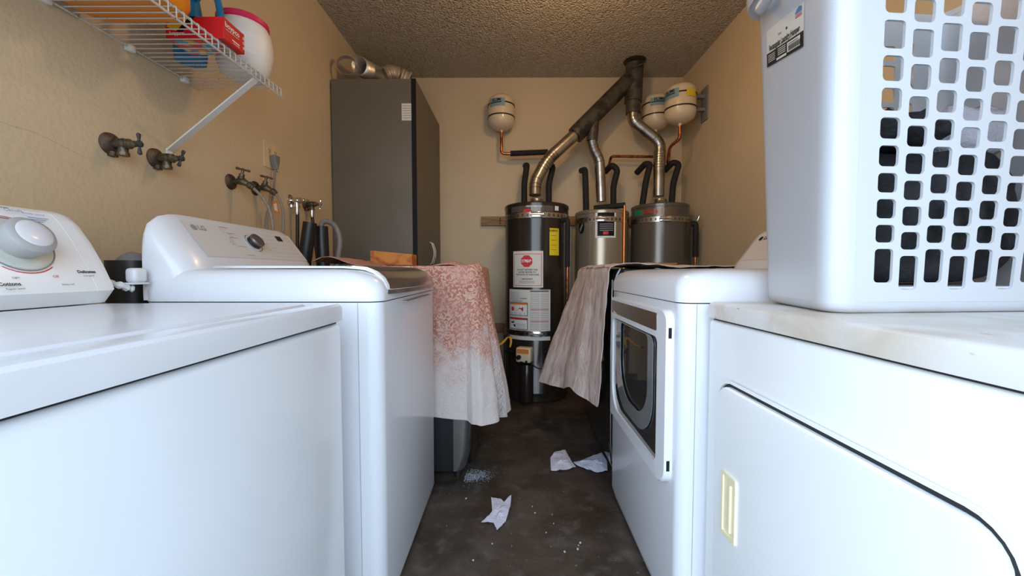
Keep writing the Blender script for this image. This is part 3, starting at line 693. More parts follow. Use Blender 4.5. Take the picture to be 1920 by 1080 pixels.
def side_pt(i, s, z, off=0.0):        # point on flat face i between rounded corners i and i+1; s 0..1
    f = (z - Z0) / (Z1 - Z0); c = [a.lerp(b, f) for a, b in zip(cb, ct)]
    p, q = c[i], c[(i + 1) % 4]; d = (q - p).normalized(); a = p + d * .045; b = q - d * .045
    v = a.lerp(b, s) + Vector((d.y, -d.x)) * off
    return (v.x, v.y, z)
mb = MB()
zs = [Z0 + (Z1 - Z0) * k / 24 for k in range(25)]
zb = Z0 + .018
# bottom and rounded foot
mb.loft([hring(Z0, .022), hring(Z0 + .0005, .018), hring(Z0 + .004, .008), hring(Z0 + .010, .002), hring(zb, 0)], cap=False)
mb.face(list(reversed(hring(Z0, .022))))
# corners and the plain sides
def patch(fn, us, vs):
    g = [[mb.bm.verts.new(fn(u, v)) for v in vs] for u in us]
    for i in range(len(us) - 1):
        for j in range(len(vs) - 1): mb.bm.faces.new((g[i][j], g[i + 1][j], g[i + 1][j + 1], g[i][j + 1]))
vz = [zb + (Z1 - zb) * k / 12 for k in range(13)]
for i in range(4): patch(lambda u, z, i=i: hring(z)[i * (NR + 1) + u], list(range(NR + 1)), vz)
for i in (3, 1): patch(lambda s, z, i=i: side_pt(i, s, z), [k / 6 for k in range(7)], vz)
def holed(i, ncol, margin, zlo, zhi):
    w = (1 - 2 * margin) / ncol
    patch(lambda s, z: side_pt(i, s, z), [0, margin], [zb, Z1]); patch(lambda s, z: side_pt(i, s, z), [1 - margin, 1], [zb, Z1])
    for c_ in range(ncol):
        s0 = margin + c_ * w; s1 = s0 + w; odd = c_ % 2
        cells = [(zb, zlo - .004 - .012 * odd, None)]
        z = cells[0][1]; 
        zt = z + .066 + .004; cells.append((z, zt, 'slot')); z = zt; k = 0
        hs = [.0415, .0440, .0440, .0460, .0460, .0480, .0520, .0560, .0480, .0540, .048, .048]
        while k < len(hs) and z + hs[k] < zhi: cells.append((z, z + hs[k], 'hole')); z += hs[k]; k += 1
        cells.append((z, Z1, None))
        for a, b, kind in cells:
            if kind is None: patch(lambda s, zz: side_pt(i, s, zz), [s0, s1], [a, b]); continue
            m0 = w * .135; g = .0055
            hr = rrect(0, 1, 0, 1, .22, 4)
            n4 = len(hr) // 4
            hole = []; outer = []
            aw = 1.0; ah = (b - a - 2 * g) / .033
            for (x, y) in hr:
                # keep corner radius round whatever the height
                yy = y
                if ah > 1.3: yy = y * .5 if y < .5 else 1 - (1 - y) * .5
                hole.append((s0 + m0 + x * (w - 2 * m0), a + g + yy * (b - a - 2 * g)))
                X = x; Y = yy; dx, dy = x - .5, yy - .5; q = max(abs(dx), abs(dy)); outer.append((s0 + (dx / q / 2 + .5) * w, a + (dy / q / 2 + .5) * (b - a)))
            # snap nearest outer points to the cell corners
            for cx, cy in ((s0, a), (s1, a), (s1, b), (s0, b)):
                j = min(range(len(outer)), key=lambda j: abs(outer[j][0] - cx) / w + abs(outer[j][1] - cy) / (b - a)); outer[j] = (cx, cy)
            V = [mb.bm.verts.new(side_pt(i, *q)) for q in outer]; H = [mb.bm.verts.new(side_pt(i, *q)) for q in hole]; n = len(V)
            for j in range(n):
                try: mb.bm.faces.new((V[j], V[(j + 1) % n], H[(j + 1) % n], H[j]))
                except ValueError: pass
holed(0, 7, .075, .968, 1.585); holed(2, 7, .075, .968, 1.585)
bmesh.ops.remove_doubles(mb.bm, verts=mb.bm.verts, dist=.0002)
bs = part('basket', mb, m_hamper, t, thick=.0045, ang=50, outward=(.79, .83, 1.25))
mb = MB(); mb.loft([hring(.958, .004), hring(.962, .004)]); part('raised_bottom', mb, m_hamper, t)
mb = MB(); mb.loft([hring(Z1 - .02, -.001), hring(Z1 - .012, -.020), hring(Z1 - .016, -.026), hring(Z1 + .006, -.028), hring(Z1 + .010, -.018), hring(Z1 + .008, 0), hring(Z1 - .006, .002)], cap=False)
part('rim', mb, m_hamper, t, thick=.002, ang=50)
mb = MB()
def hp(s, z, o): return Vector(side_pt(3, s, z, o))
mb.tube(rpath([hp(.12, 1.60, .004), hp(.14, 1.575, .020), hp(.20, 1.560, .026), hp(.80, 1.560, .026), hp(.86, 1.575, .020), hp(.88, 1.60, .004)], .02), .010, 12); part('side_handle', mb, m_hamper, t)
# sticker
def st(a, b, d=0.0): return Vector(side_pt(3, .08 + .70 * a, 1.447 + .080 * b - .036 * a, .0035 + d))
mb = MB(); rect_on(mb, st, 0, 1, 0, 1); sk = part('sticker', mb, m_paper, t)
mb = MB(); S1 = lambda a, b: st(a, b, .0006)
S2 = lambda a, b: st(a, b, .0012)
rect_on(mb, S1, 0, 1, 0, .36); part('black_band', mb, m_black, sk)
mb = MB(); rect_on(mb, S2, .60, .93, .07, .31); rect_on(mb, S2, .30, .58, .03, .09)
for k in range(5): rect_on(mb, S2, .05, .26, .10 + .045 * k, .115 + .045 * k); 
for k in range(4): rect_on(mb, S2, .34, .56, .14 + .05 * k, .16 + .05 * k)
part('white_panel', mb, m_paper, sk)
S3 = lambda a, b: st(a, b, .0018)
mb = MB()
x = .64
for k in range(22): w_ = (.004, .008, .006, .012)[(k * 7) % 4]; rect_on(mb, S3, x, x + w_, .09, .22); x += w_ + .006
rect_on(mb, S3, .64, .88, .25, .265)
LW = .235
text_into(mb, 'Rectangular Laundry Hamper', .0165, lambda a, b: st(.50 + a / LW, .47 + b / .080, .0010), True)
text_into(mb, 'home', .009, lambda a, b: st(.40 + a / LW, .68 + b / .080, .0010)); rect_on(mb, S1, .56, .60, .66, .72); rect_on(mb, S1, .2, .7, .395, .405)
part('sticker_lettering', mb, m_black, sk)
mb = MB()
for k in range(10): a = .80 + .16 * k / 10; rect_on(mb, S1, a, a + .016, .84, .86 + .12 * math.sin(math.pi * (k + 1) / 13))
part('blue_flag', mb, m_blueprint, sk)
mb = MB(); rect_on(mb, S1, .80, .96, .79, .81); rect_on(mb, S1, .80, .96, .75, .77); part('red_flag', mb, m_redprint, sk)
# garments in it
def heap(name, m, cx, cy, rx, ry, z0, z1, seed, label, cat='clothing', power=2.6, **kw):
    mb = MB()
    def fn(u, v):
        a = 2 * math.pi * u; ph = math.pi * (v - .5)
        c_, s_ = math.cos(a), math.sin(a); e = 2 / power
        X = math.copysign(abs(c_) ** e, c_) * max(math.cos(ph), 0) ** .38 if abs(math.cos(ph)) > 1e-6 else 0
        Yv = math.copysign(abs(s_) ** e, s_) * max(math.cos(ph), 0) ** .38 if abs(math.cos(ph)) > 1e-6 else 0
        k = 1 + .10 * nz(X * 2 + seed, Yv * 2, math.sin(ph) * 2, 1.6) + .05 * nz(X * 5, Yv * 5 + seed, math.sin(ph) * 4, 2.0)
        zz = (z0 + z1) / 2 + (z1 - z0) / 2 * math.sin(ph)
        if ph > 0: zz += .035 * nz(X * 3 + seed, Yv * 3, 0, 1.5) * math.sin(ph)
        k = min(k, 1.02)
        return (cx + rx * X * k, cy + ry * Yv * k, max(zz, z0))
    mb.grid(fn, 40, 22); bmesh.ops.remove_doubles(mb.bm, verts=mb.bm.verts, dist=.0005)
    return tag(part(name, mb, m, ang=180), label, cat, 'clothes inside the hamper')
heap('garment', m_blackcloth, .80, .83, .205, .105, .966, 1.222, 3, 'crumpled black clothes filling the lower half of the white hamper')
heap('garment', m_blackcloth, .72, .82, .130, .098, 1.228, 1.288, 8, 'black shirt heaped highest on the laundry inside the hamper')
heap('garment', m_whitecloth, .945, .86, .070, .08, 1.222, 1.32, 15, 'pale grey garment beside the black clothes in the hamper')

# ------------------------------------------------------------------ wire shelf and what stands on it
ZS, XS, YS0, YS1 = 1.712, -.922, .15, 1.585
t = thing('wire_shelf', 'white wire shelf on the left wall holding detergent containers above the valves', 'shelf', (XL, .9, ZS))
mb = MB(); n = int((YS1 - YS0) / .0254)
for k in range(n + 1):
    y = YS1 - .004 - k * .0254
    mb.tube([(XL + .012, y, ZS), (XS - .002, y, ZS), (XS + .001, y, ZS - .003), (XS + .001, y, ZS - .036)], .0018, 6)
part('deck_wires', mb, m_wire, t)
mb = MB()
for x, z, r in ((XL + .012, ZS - .004, .0032), (XS - .003, ZS - .004, .0032), (XS + .0035, ZS - .036, .0032)): mb.tube([(x, YS0, z), (x, YS1, z)], r, 8)
part('rails', mb, m_wire, t)
for y in (.55, 1.06, 1.29, 1.50):
    mb = MB(); mb.box(XL, XL + .018, y - .012, y + .012, ZS - .016, ZS + .006, .003, 2); part('wall_clip', mb, m_whitemetal, t)
mb = MB()
a, b = Vector((XS + .001, 1.43, ZS - .036)), Vector((XL + .004, 1.43, 1.425))
d = (b - a).normalized(); s_ = Vector((0, 1, 0)); nn_ = d.cross(s_)
mb.loft([[q + s_ * .0125 * i + nn_ * .0025 * j for i, j in ((-1, -1), (1, -1), (1, 1), (-1, 1))] for q in (a, b)]); mb.box(XL, XL + .004, 1.417, 1.443, 1.38, 1.43, .001, 1)
part('brace', mb, m_whitemetal, t)
# orange jug
ZD = ZS + .0025
t = thing('detergent_jug', 'big orange detergent jug standing against the wall at the near part of wire shelf', 'detergent', (-1.07, .98, ZD))
mb = MB()
loop_loft(mb, [(ZD, -1.205, -.942, .72, 1.168, .05), (ZD + .004, -1.218, -.930, .705, 1.18, .06), (ZD + .03, -1.225, -.922, .70, 1.188, .06), (ZD + .16, -1.225, -.922, .70, 1.188, .06), (ZD + .22, -1.21, -.94, .72, 1.16, .07), (ZD + .25, -1.15, -1.0, .80, 1.06, .05)])
part('jug_body', mb, m_orange, t, ang=30)
mb = MB(); mb.box(-.924, -.9205, .76, 1.03, ZD + .028, ZD + .13); mb.box(-1.17, -1.02, .9, .985, ZD - .0008, ZD + .002); lb = part('dark_label', mb, m_black, t)
mb = MB(); fo = frame_fn((-.9205, .98, ZD + .042), (0, 1, 0), (0, 0, 1), (1, 0, 0), .0006); text_into(mb, 'Total', .020, lambda a, b: fo(a, b), True, .3); part('label_lettering', mb, m_whiteprint, lb)
mb = MB(); mb.lathe([(.045, ZD + .25), (.045, ZD + .29), (.04, ZD + .295)], (-1.07, .93, 0), seg=30); part('cap', mb, m_blue, t)
# red box
t = thing('detergent_box', 'red printed cardboard box overhanging the front lip of wire shelf', 'box', (-.99, 1.28, ZD))
bx0, bx1, by0, by1, bh = -1.085, -.902, 1.25, 1.345, .066
mb = MB(); mb.box(bx0, bx1, by0, by1, ZD, ZD + bh, .0015, 1); bxp = part('carton', mb, m_redbox, t)
mb = MB(); mb.box(bx0 + .003, bx1 - .02, by0 + .012, by1 - .002, ZD - .001, ZD + .001); part('printed_underside', mb, m_print, bxp)
mb = MB(); fo = frame_fn((bx1, (by0 + by1) / 2, ZD + bh / 2), (0, 1, 0), (0, 0, 1), (1, 0, 0), .0006)
text_into(mb, 'boypco', .022, lambda a, b: fo(a - .010, b + .014), True); rect_on(mb, fo, -.04, .02, -.0005, .0008); rect_on(mb, fo, -.012, .022, -.020, -.016); rect_on(mb, fo, -.008, .022, -.026, -.024)
for k in range(3): text_into(mb, '&%8'[k], .013, lambda a, b: fo(a + .041, b + .016 - .016 * k), True)
part('side_lettering', mb, m_whiteprint, bxp); mb = MB(); fo = frame_fn(((bx0 + bx1) / 2, by0, ZD + bh / 2), (1, 0, 0), (0, 0, 1), (0, -1, 0), .0006); text_into(mb, 'boypco', .016, lambda a, b: fo(a - .055, b - .018), True)
part('front_lettering', mb, m_whiteprint, bxp)
mb = MB(); mb.prism([(-1.005, ZD + bh), (-.99, ZD + bh), (-1.03, ZD + .02), (-1.05, ZD + .02)], 'Y', by0 - .0012, by0); part('black_stripe', mb, m_black, bxp)
mb = MB(); mb.prism([(-1.06, ZD + bh), (-1.008, ZD + bh), (-1.052, ZD + .022), (-1.08, ZD + .035)], 'Y', by0 - .0010, by0); part('yellow_patch', mb, m_yellow, bxp)
# blue bottle with a looped handle
t = thing('detergent_bottle', 'blue plastic bottle with looped handle behind the red box on wire shelf', 'bottle', (-1.10, 1.385, ZD))
mb = MB(); q = Vector((-1.125, 1.395, 0))
mb.loft([[(q.x + a * math.cos(R(k)), q.y + b * math.sin(R(k)), ZD + z) for k in range(0, 360, 12)] for a, b, z in ((.035, .035, 0), (.046, .044, .003), (.049, .046, .02), (.049, .046, .10), (.045, .043, .135), (.036, .036, .17), (.03, .03, .22), (.02, .02, .25))])
part('bottle_body', mb, m_blue, t, ang=40)
mb = MB(); mb.tube(spline([(-1.09, 1.385, ZD + .21), (-1.045, 1.37, ZD + .235), (-1.005, 1.36, ZD + .20), (-.985, 1.35, ZD + .145), (-.978, 1.345, ZD + .09), (-1.0, 1.355, ZD + .045), (-1.05, 1.375, ZD + .04), (-1.075, 1.385, ZD + .05)]), .0105, 12); part('handle', mb, m_blue, t)
# white tub
t = thing('detergent_tub', 'round white tub with pink-red lid at the far end of wire shelf', 'tub', (-1.02, 1.50, ZD))
mb = MB(); c_ = (-1.015, 1.508, ZD)
mb.lathe([(.050, 0), (.064, .003), (.075, .015), (.088, .05), (.096, .09), (.0965, .125), (.090, .165), (.078, .192), (.070, .198)], c_, seg=48); part('tub_body', mb, m_tub, t)
mb = MB(); mb.lathe([(.081, .186), (.085, .190), (.084, .206), (.076, .212), (0, .214)], c_, seg=48); part('lid', mb, m_pinklid, t)
mb = MB()
for k in range(10):
    a, b = R(-100 + 7 * k), R(-93 + 7 * k)
    P = lambda an, z, r: (c_[0] + r * math.cos(an), c_[1] + r * math.sin(an), ZD + z)
    mb.face([P(a, .06, .0915), P(b, .06, .0915), P(b, .13, .0975), P(a, .13, .0975)])
tg = part('tub_label', mb, m_whiteprint, t)
mb = MB(); text_into(mb, 'Tru', .030, lambda a, b: (c_[0] + .099 * math.cos(R(-72) + a / .098), c_[1] + .099 * math.sin(R(-72) + a / .098), ZD + .115 + b), True); part('label_lettering', mb, m_blueprint, tg)

# ------------------------------------------------------------------ wall valves
def side_valve(name, label, y, z, m1, m2, tilt, group, short=1.0):
    t = thing(name, label, 'valve', (XL, y, z), group)
    mb = MB(); mb.lathe([(.034, 0), (.033, .006), (.024, .012), (.013, .014)], (0, 0, 0), (1, 0, 0), 26); mb.lathe([(.013, 0), (.013, .014)], (.008, 0, -.024), (0, 0, -1), 12); part('wall_flange', mb, m_rust if m1 is m_brass else m1, t, local=True)
    mb = MB(); mb.lathe([(.0125, .008), (.0145, .02), (.0165, .028), (.0165, .048), (.014, .052), (.0155, .054), (.0155, .062), (.011, .064), (.0095, .078), (.006, .080), (.006, .096)], (0, 0, 0), (1, 0, 0), 18)
    mb.lathe([(.013, 0), (.013, .022), (.0155, .023), (.0155, .033), (.011, .033)], (.040, 0, -.003), (0, 0, -1), 18); part('valve_body', mb, m1, t, local=True)
    mb = MB(); mb.lathe([(.008, .084), (.010, .088), (.010, .096), (.006, .099)], (0, 0, 0), (1, 0, 0), 14)
    for a in (tilt,):
        for s in (1, -1):
            dv = Vector((0, math.cos(R(a)) * s, math.sin(R(a)) * s)); mb.tube([Vector((.091, 0, 0)) + dv * q for q in (.004, .012, .020, .027, .031, .033)], [.0038, .0035, .0048, .0062, .0052, .002], 8)
    part('cross_handle', mb, m2, t, local=True)
    return t
z_ = at(206, 270, X=XL)
side_valve('water_valve', 'tarnished brass water valve with cross handle, nearest the doorway on the wall', z_.y, z_.z, m_brass, m_bluesteel, 92, 'wall water valves')
z_ = at(291, 297, X=XL)
side_valve('water_valve', 'tarnished brass valve with cross handle beside the foot of the shelf brace', z_.y, z_.z, m_brass, m_bluesteel, 68, 'wall water valves')
def top_valve(label, y, z):
    t = thing('hose_valve', label, 'valve', (XL, y, z), 'wall water valves')
    mb = MB(); mb.lathe([(.034, 0), (.032, .006), (.022, .010), (.012, .012)], (0, 0, 0), (1, 0, 0), 26); part('wall_flange', mb, m_rust, t, local=True)
    mb = MB(); mb.tube([(.01, 0, 0), (.03, 0, .002), (.045, 0, .004), (.062, 0, -.002), (.078, .004, -.012)], [.011, .012, .018, .015, .011], 14)
    mb.lathe([(.014, 0), (.014, .012), (.011, .014), (.011, .026), (.006, .028), (.006, .046)], (.046, 0, .008), (.25, 0, 1), 14); part('valve_body', mb, m_brass, t, local=True)
    mb = MB(); c_ = Vector((.058, 0, .053)); dv = Vector((.5, .86, -.05)).normalized()
    mb.tube([c_ + dv * q for q in (-.030, -.026, -.018, -.008, 0, .008, .018, .026, .030)], [.002, .0062, .0055, .004, .007, .004, .0055, .0062, .002], 8); part('tee_handle', mb, m_brass, t, local=True)
    mb = MB(); mb.lathe([(.014, 0), (.0155, .002), (.0155, .016), (.012, .018), (.012, .026), (.009, .027)], (.076, .003, -.010), (.8, .15, -.55), 14); part('hose_nut', mb, m_knobgrey if 0 else m_brass, t, local=True)
    return t
v1 = at(432, 341, X=XL); top_valve('tee-handled brass hose valve with rusty flange, nearer one left of the outlet', v1.y, v1.z)
v2 = at(478, 353, X=XL); top_valve('tee-handled brass hose valve directly below the ivory outlet plate', v2.y, v2.z)
for i, (v, pts, lab) in enumerate(((v1, [(490, 368), (506, 395), (512, 440), (512, 520)], 'braided hose falling from the nearer tee-handled valve'), (v2, [(524, 375), (531, 400), (529, 450), (524, 520)], 'braided hose falling from the tee-handled valve below the outlet'))):
    p0 = v + Vector((.093, .008, -.024)); mb = MB()
    P = [p0] + [at(a, b, Y=v.y + (.01, .01, .0, -.02)[k]) for k, (a, b) in enumerate(pts)]
    mb.tube(spline(P), .0065, 10); tag(part('supply_hose', mb, m_braid), lab, 'hose', 'hoses on the wall valves')
v3 = at(543, 376, X=XL); a3 = side_valve('water_valve', 'shiny valve with cross handle feeding the first black hose beside grey cabinet', v3.y, v3.z, m_chrome, m_chrome, 8, 'wall water valves')
v4 = at(572, 383, X=XL); a4 = side_valve('water_valve', 'greenish valve with cross handle feeding the hose closest to the grey cabinet', v4.y, v4.z, m_brass, m_chrome, 80, 'wall water valves')
for v, lab, dx in ((v3, 'thin black hose hanging from the shiny valve behind the black sleeve', -.02), (v4, 'thin black hose hanging from the greenish valve beside grey cabinet', .03)):
    mb = MB(); mb.tube(spline([v + Vector((.040, 0, -.036)), v + Vector((.042, 0, -.08)), v + Vector((.045 + dx * .3, 0, -.2)), v + Vector((.05 + dx, 0, -.5)), v + Vector((.05 + dx, 0, -.75))]), .009, 10)
    o_ = part('supply_hose', mb, m_dark); tag(o_, lab, 'hose', 'hoses on the wall valves')
    mb = MB(); mb.lathe([(.0125, 0), (.0125, .03), (.010, .045)], v + Vector((.040, 0, -.033)), (0, 0, -1), 12); part('hose_nut', mb, m_chrome, o_)
for (a, b, lab) in (((583, 417), (567, 520), 'thick black pipe sleeve leaning behind the white washer, nearer one'), ((604, 421), (596, 520), 'thick black pipe sleeve beside the grey ribbed hose')):
    mb = MB(); p, q = at(*a, Y=2.03), at(*b, Y=2.03); q = q + (q - p) * .35
    p.y = q.y = 2.03 if a[0] < 590 else 2.12
    p.x = (a[0] - 963) / 735 * p.y
    mb.lathe([(.033, 0), (.033, (p - q).length), (.028, (p - q).length), (.028, (p - q).length - .05)], q, (p - q), 24); mb.lathe([(.026, 0), (.026, q.z + .03)], (q.x, q.y, .002), seg=20)
    tag(part('pipe_sleeve', mb, m_dark), lab, 'pipe', 'black sleeves behind the washers')
mb = MB(); Pn = spline([at(600, 450, Y=2.13), at(603, 420, Y=2.13), at(615, 416, Y=2.14), at(629, 425, Y=2.15), at(637, 450, Y=2.16), at(634, 480, Y=2.16), at(628, 530, Y=2.16)], 14)
mb.tube(Pn, [.013 + .0018 * (k % 2) for k in range(len(Pn))], 12); tag(part('drain_hose', mb, m_hose), 'grey ribbed drain hose arching beside the grey cabinet', 'hose')
# outlet
p = at(502, 265, X=XL); q = at(527, 325, X=XL); yc, zc = (p.y + q.y) / 2, (p.z + 1.505) / 2
t = thing('wall_outlet', 'ivory double outlet plate on the left wall with grey plug', 'outlet', (XL, 2.03, 1.575))
mb = MB(); yz_rect(mb, XL, XL + .006, 1.972, 2.092, 1.512, 1.640, .004); part('cover_plate', mb, m_ivory, t)
for y in (2.005, 2.056):
    mb = MB()
    for z in (1.600,): mb.lathe([(.017, .005), (.017, .008), (.015, .009)], (XL, y, z), (1, 0, 0), 22)
    so = part('socket', mb, m_ivory, t)
    mb = MB()
    for z in (1.600,):
        mb.box(XL + .0085, XL + .0098, y - .008, y - .006, z - .003, z + .006); mb.box(XL + .0085, XL + .0098, y + .006, y + .008, z - .003, z + .006); mb.lathe([(.0025, 0), (.0025, .0015)], (XL + .0085, y, z - .008), (1, 0, 0), 8)
    part('socket_slots', mb, m_black, so)
t = thing('power_cord', 'grey plug and cord hanging from the ivory outlet', 'power cord', (XL, 2.03, 1.55))
mb = MB(); mb.loft([[(XL + .008 + x, 2.03 + y, z) for x, y in rrect(0, .03, -w_, w_, .006, 3)] for w_, z in ((.020, 1.578), (.022, 1.570), (.020, 1.550), (.010, 1.525), (.006, 1.510))]); part('plug', mb, m_hose, t)
mb = MB(); mb.tube(spline([(XL + .022, 2.03, 1.52), (XL + .02, 2.02, 1.42), (XL + .016, 2.0, 1.33), (XL + .012, 1.97, 1.25), (XL + .03, 1.95, 1.1), (XL + .05, 1.95, .8)]), .005, 8); part('cord', mb, m_hose, t)
t = thing('hose_tag', 'small paper tag with orange border hanging between the braided hoses', 'tag', at(515, 390, Y=1.93))
c_ = [at(511, 379, Y=1.92), at(520, 376, Y=1.95), at(524, 402, Y=1.95), at(514, 398, Y=1.92)]; n_ = Vector((0, -1, 0))
mb = MB(); mb.loft([[tuple(q) for q in c_], [tuple(q + n_ * .001) for q in c_]]); tg = part('tag_card', mb, m_orangeprint, t)
cen = sum(c_, Vector()) / 4; mb = MB(); mb.face([tuple(cen + (q - cen) * .62 + n_ * .002) for q in c_]); part('tag_print', mb, m_paper, tg)

# ------------------------------------------------------------------ tall cabinet and the ducts on it
CX0, CX1, CY0, CY1, CZ = -1.235, -.690, 2.70, 3.545, 2.285
t = thing('storage_cabinet', 'tall grey laminate cabinet with black front edge in the back corner', 'cabinet', (-.96, 3.1, 0))
mb = MB(); mb.box(CX0, CX1, CY0, CY1, 0, CZ, .002, 1); part('carcass', mb, m_cab, t)
mb = MB(); mb.box(CX1, CX1 + .012, CY0 + .002, CY1, .0, CZ + .001); mb.box(CX1 - .002, CX1 + .0302, CY0 - .002, CY0 + .0018, .0, CZ + .001); part('front_edge', mb, m_black, t)
ym = (CY0 + CY1) / 2
for a, b, hy in ((CY0 + .002, ym - .003, ym - .03), (ym + .003, CY1 - .002, ym + .03)):
    mb = MB(); mb.box(CX1 + .012, CX1 + .030, a, b, .06, CZ, .001, 1); d_ = part('door', mb, m_cabdoor, t)
    mb = MB(); mb.tube(spline([(CX1 + .030, hy, 1.215), (CX1 + .048, hy, 1.198), (CX1 + .064, hy, 1.128), (CX1 + .048, hy, 1.058), (CX1 + .030, hy, 1.04)]), .0065, 8); part('handle', mb, m_satin, d_)
mb = MB(); p = at(753, 194, Y=CY0); q = at(773, 226, Y=CY0); mb.box(p.x, q.x, CY0 - .0015, CY0, q.z, p.z); s_ = part('sticker', mb, m_paper, t)
mb = MB()
for k in range(6): mb.box(p.x + .008, q.x - .008, CY0 - .002, CY0 - .0014, q.z + .015 + .016 * k, q.z + .019 + .016 * k)
part('sticker_lettering', mb, m_greyprint, s_)
# padlock below handles
mb = MB(); mb.box(CX1 + .034, CX1 + .052, ym - .016, ym + .016, .985, 1.018, .004, 2); mb.tube(spline([(CX1 + .043, ym - .010, 1.015), (CX1 + .043, ym - .011, 1.033), (CX1 + .043, ym, 1.042), (CX1 + .043, ym + .011, 1.033), (CX1 + .043, ym + .010, 1.015)]), .003, 8)
tag(part('padlock', mb, m_dark), 'small dark padlock hanging between the cabinet door handles', 'padlock')
def duct(name, pts, r, label, amp=.004, open_=True):
    P = spline(pts, 16); mb = MB(); mb.tube(P, [r + amp * (1 if k % 2 else -1) * .5 + (.010 * nz(k * .3, 0, 2, 1.7) if amp > .007 else 0) for k in range(len(P))], 28, cap=False)
    return tag(part(name, mb, m_foil, thick=.001, ang=60), label, 'duct', 'foil ducts on the cabinet')
duct('flexible_duct', [at(673, 123, Y=2.76), at(684, 130, Y=2.83), at(700, 137, Y=2.94), at(716, 145, Y=3.10)], .060, 'crumpled foil duct lying on the grey cabinet pointing at the doorway')
duct('flexible_duct', [at(722, 141, Y=2.86), at(736, 138, Y=2.88), at(750, 143, Y=2.91), at(768, 152, Y=2.93)], .052, 'short crushed foil duct beside the longer duct on the cabinet', .008)
t = thing('duct_clamp', 'loose round foil duct collar at the wall end of the cabinet top', 'duct collar', at(652, 122, Y=2.72))
c_ = at(651, 125, Y=2.72); mb = MB(); mb.lathe([(.068, -.015), (.070, 0), (.068, .02)], c_, Vector((.25, -1, .15)), 40, cap=False); part('collar_band', mb, m_foil, t, thick=.002)

# ------------------------------------------------------------------ boards on the back wall
for z0, z1, x0, lab in ((1.395, 1.475, -.29, 'upper pine strapping board on the back wall behind the water heaters'), (.435, .515, -.235, 'lower pine strapping board on the back wall behind the water heaters')):
    mb = MB(); mb.box(x0, 1.46, YB - .038, YB, z0, z1, .002, 1); o_ = part('pine_board', mb, m_wood); tag(o_, lab, 'board', 'strapping boards')
    mb = MB()
    for k in range(3): mb.lathe([(.006, 0), (.006, .003)], (x0 + .17 + .0 * k, YB - .038, z0 + .02 + .02 * k), (0, -1, 0), 10)
    part('bolt_heads', mb, m_black, o_)

# ------------------------------------------------------------------ water heaters
def on_cyl(cx, cy, r):                           # angle 0 faces the doorway
    return lambda a, z, d=0.0: (cx + (r + d) * math.sin(a), cy - (r + d) * math.cos(a), z)
def cyl_patch(mb, fn, a0, a1, z0, z1, d=.0015, n=14):
    for k in range(n):
        a = R(a0 + (a1 - a0) * k / n); b = R(a0 + (a1 - a0) * (k + 1) / n)
        mb.face([fn(a, z0, d), fn(b, z0, d), fn(b, z1, d), fn(a, z1, d)])
    return mb
def cyl_text(mb, fn, r, body, size, a, z, d=.0025, bold=True, shear=0.0):
    return text_into(mb, body, size, lambda x, y: fn(R(a) + x / r, z + y, d), bold, shear)
def heater(label, cx, cy, r, h, m, strap_z, **kw):
    t = thing('water_heater', label, 'water heater', (cx, cy, 0), 'water heaters')
    mb = MB(); mb.lathe([(r - .006, 0), (r - .004, .012), (r, .016), (r, .075), (r + .001, .077), (r, .080), (r, h - .03), (r + .003, h - .028), (r + .003, h - .008), (r - .004, h), (r - .05, h + .004), (0, h + .010)], (cx, cy, 0), seg=64)
    part('tank', mb, m, t)
    mb = MB()
    mb.lathe([(.085, 0), (.075, .010), (.050, .045), (.050, .055)], (cx, cy, h + .004), seg=28); part('draft_hood', mb, m_galv, t)
    for z in strap_z:
        mb = MB(); mb.lathe([(r + .0015, z - .020), (r + .004, z - .020), (r + .004, z + .020), (r + .0015, z + .020)], (cx, cy, 0), seg=64, cap=False); s_ = part('strap', mb, m_galv, t)
        fn = on_cyl(cx, cy, r + .004); mb = MB()
        for k in range(-8, 9):
            if abs(k) > 0: cyl_patch(mb, fn, k * 9 - 2, k * 9 + 1.2, z - .010, z + .010, .0008, 2)
        part('strap_slots', mb, m_dark if z < 1 else m_brass, s_)
        mb = MB(); a = R(kw.get('buckle', -3)); p = Vector(fn(a, z, .006)); mb.box(-.042, .042, -.008, .004, -.020, .020, .003, 2, Matrix.Translation(p) @ Matrix.Rotation(a, 4, 'Z')); mb.tube([p + Vector((-.05, -.012, 0)), p + Vector((.05, -.012, 0))], .006, 8); part('strap_buckle', mb, m_chrome, s_)
    return t
H1 = (.182, 3.13, .25, 1.497)
t = heater('tall dark grey water heater with red STOP sticker, foremost of the three', *H1, m_heater1, (1.40, .525)); h1 = t
fn = on_cyl(*H1[:3]); rr = H1[2]
mb = MB(); cyl_patch(mb, fn, -52, 26, 1.425, 1.475); bp = part('brand_plate', mb, m_heater3, t)
mb = MB(); cyl_text(mb, fn, rr, 'PERFORMANCE', .017, -8, 1.462, shear=.2); cyl_patch(mb, fn, 29, 37, 1.435, 1.478); part('plate_lettering', mb, m_whiteprint, bp)
mb = MB(); mb.face([fn(R(-19) + .034 * math.cos(R(18 * k)) / rr, 1.420 + .026 * math.sin(R(18 * k)), .003) for k in range(11)]); part('plate_mark', mb, m_redprint, bp)
mb = MB(); cyl_patch(mb, fn, -47, 8, .868, 1.137); st_ = part('stop_sticker', mb, m_paper, t)
mb = MB()
za, zb_, aa, ab = .880, 1.117, -44.5, 5.5
for q in ((aa, ab, za, za + .004), (aa, ab, zb_ - .004, zb_), (aa, aa + .9, za, zb_), (ab - .9, ab, za, zb_)): cyl_patch(mb, fn, *q, .002)
ac, zc_ = -20, 1.062
oc = [fn(R(ac) + .046 * math.cos(R(22.5 + 45 * k)) / rr, zc_ + .046 * math.sin(R(22.5 + 45 * k)), .0045) for k in range(8)]; mb.face(oc)
part('stop_octagon', mb, m_redprint, st_)
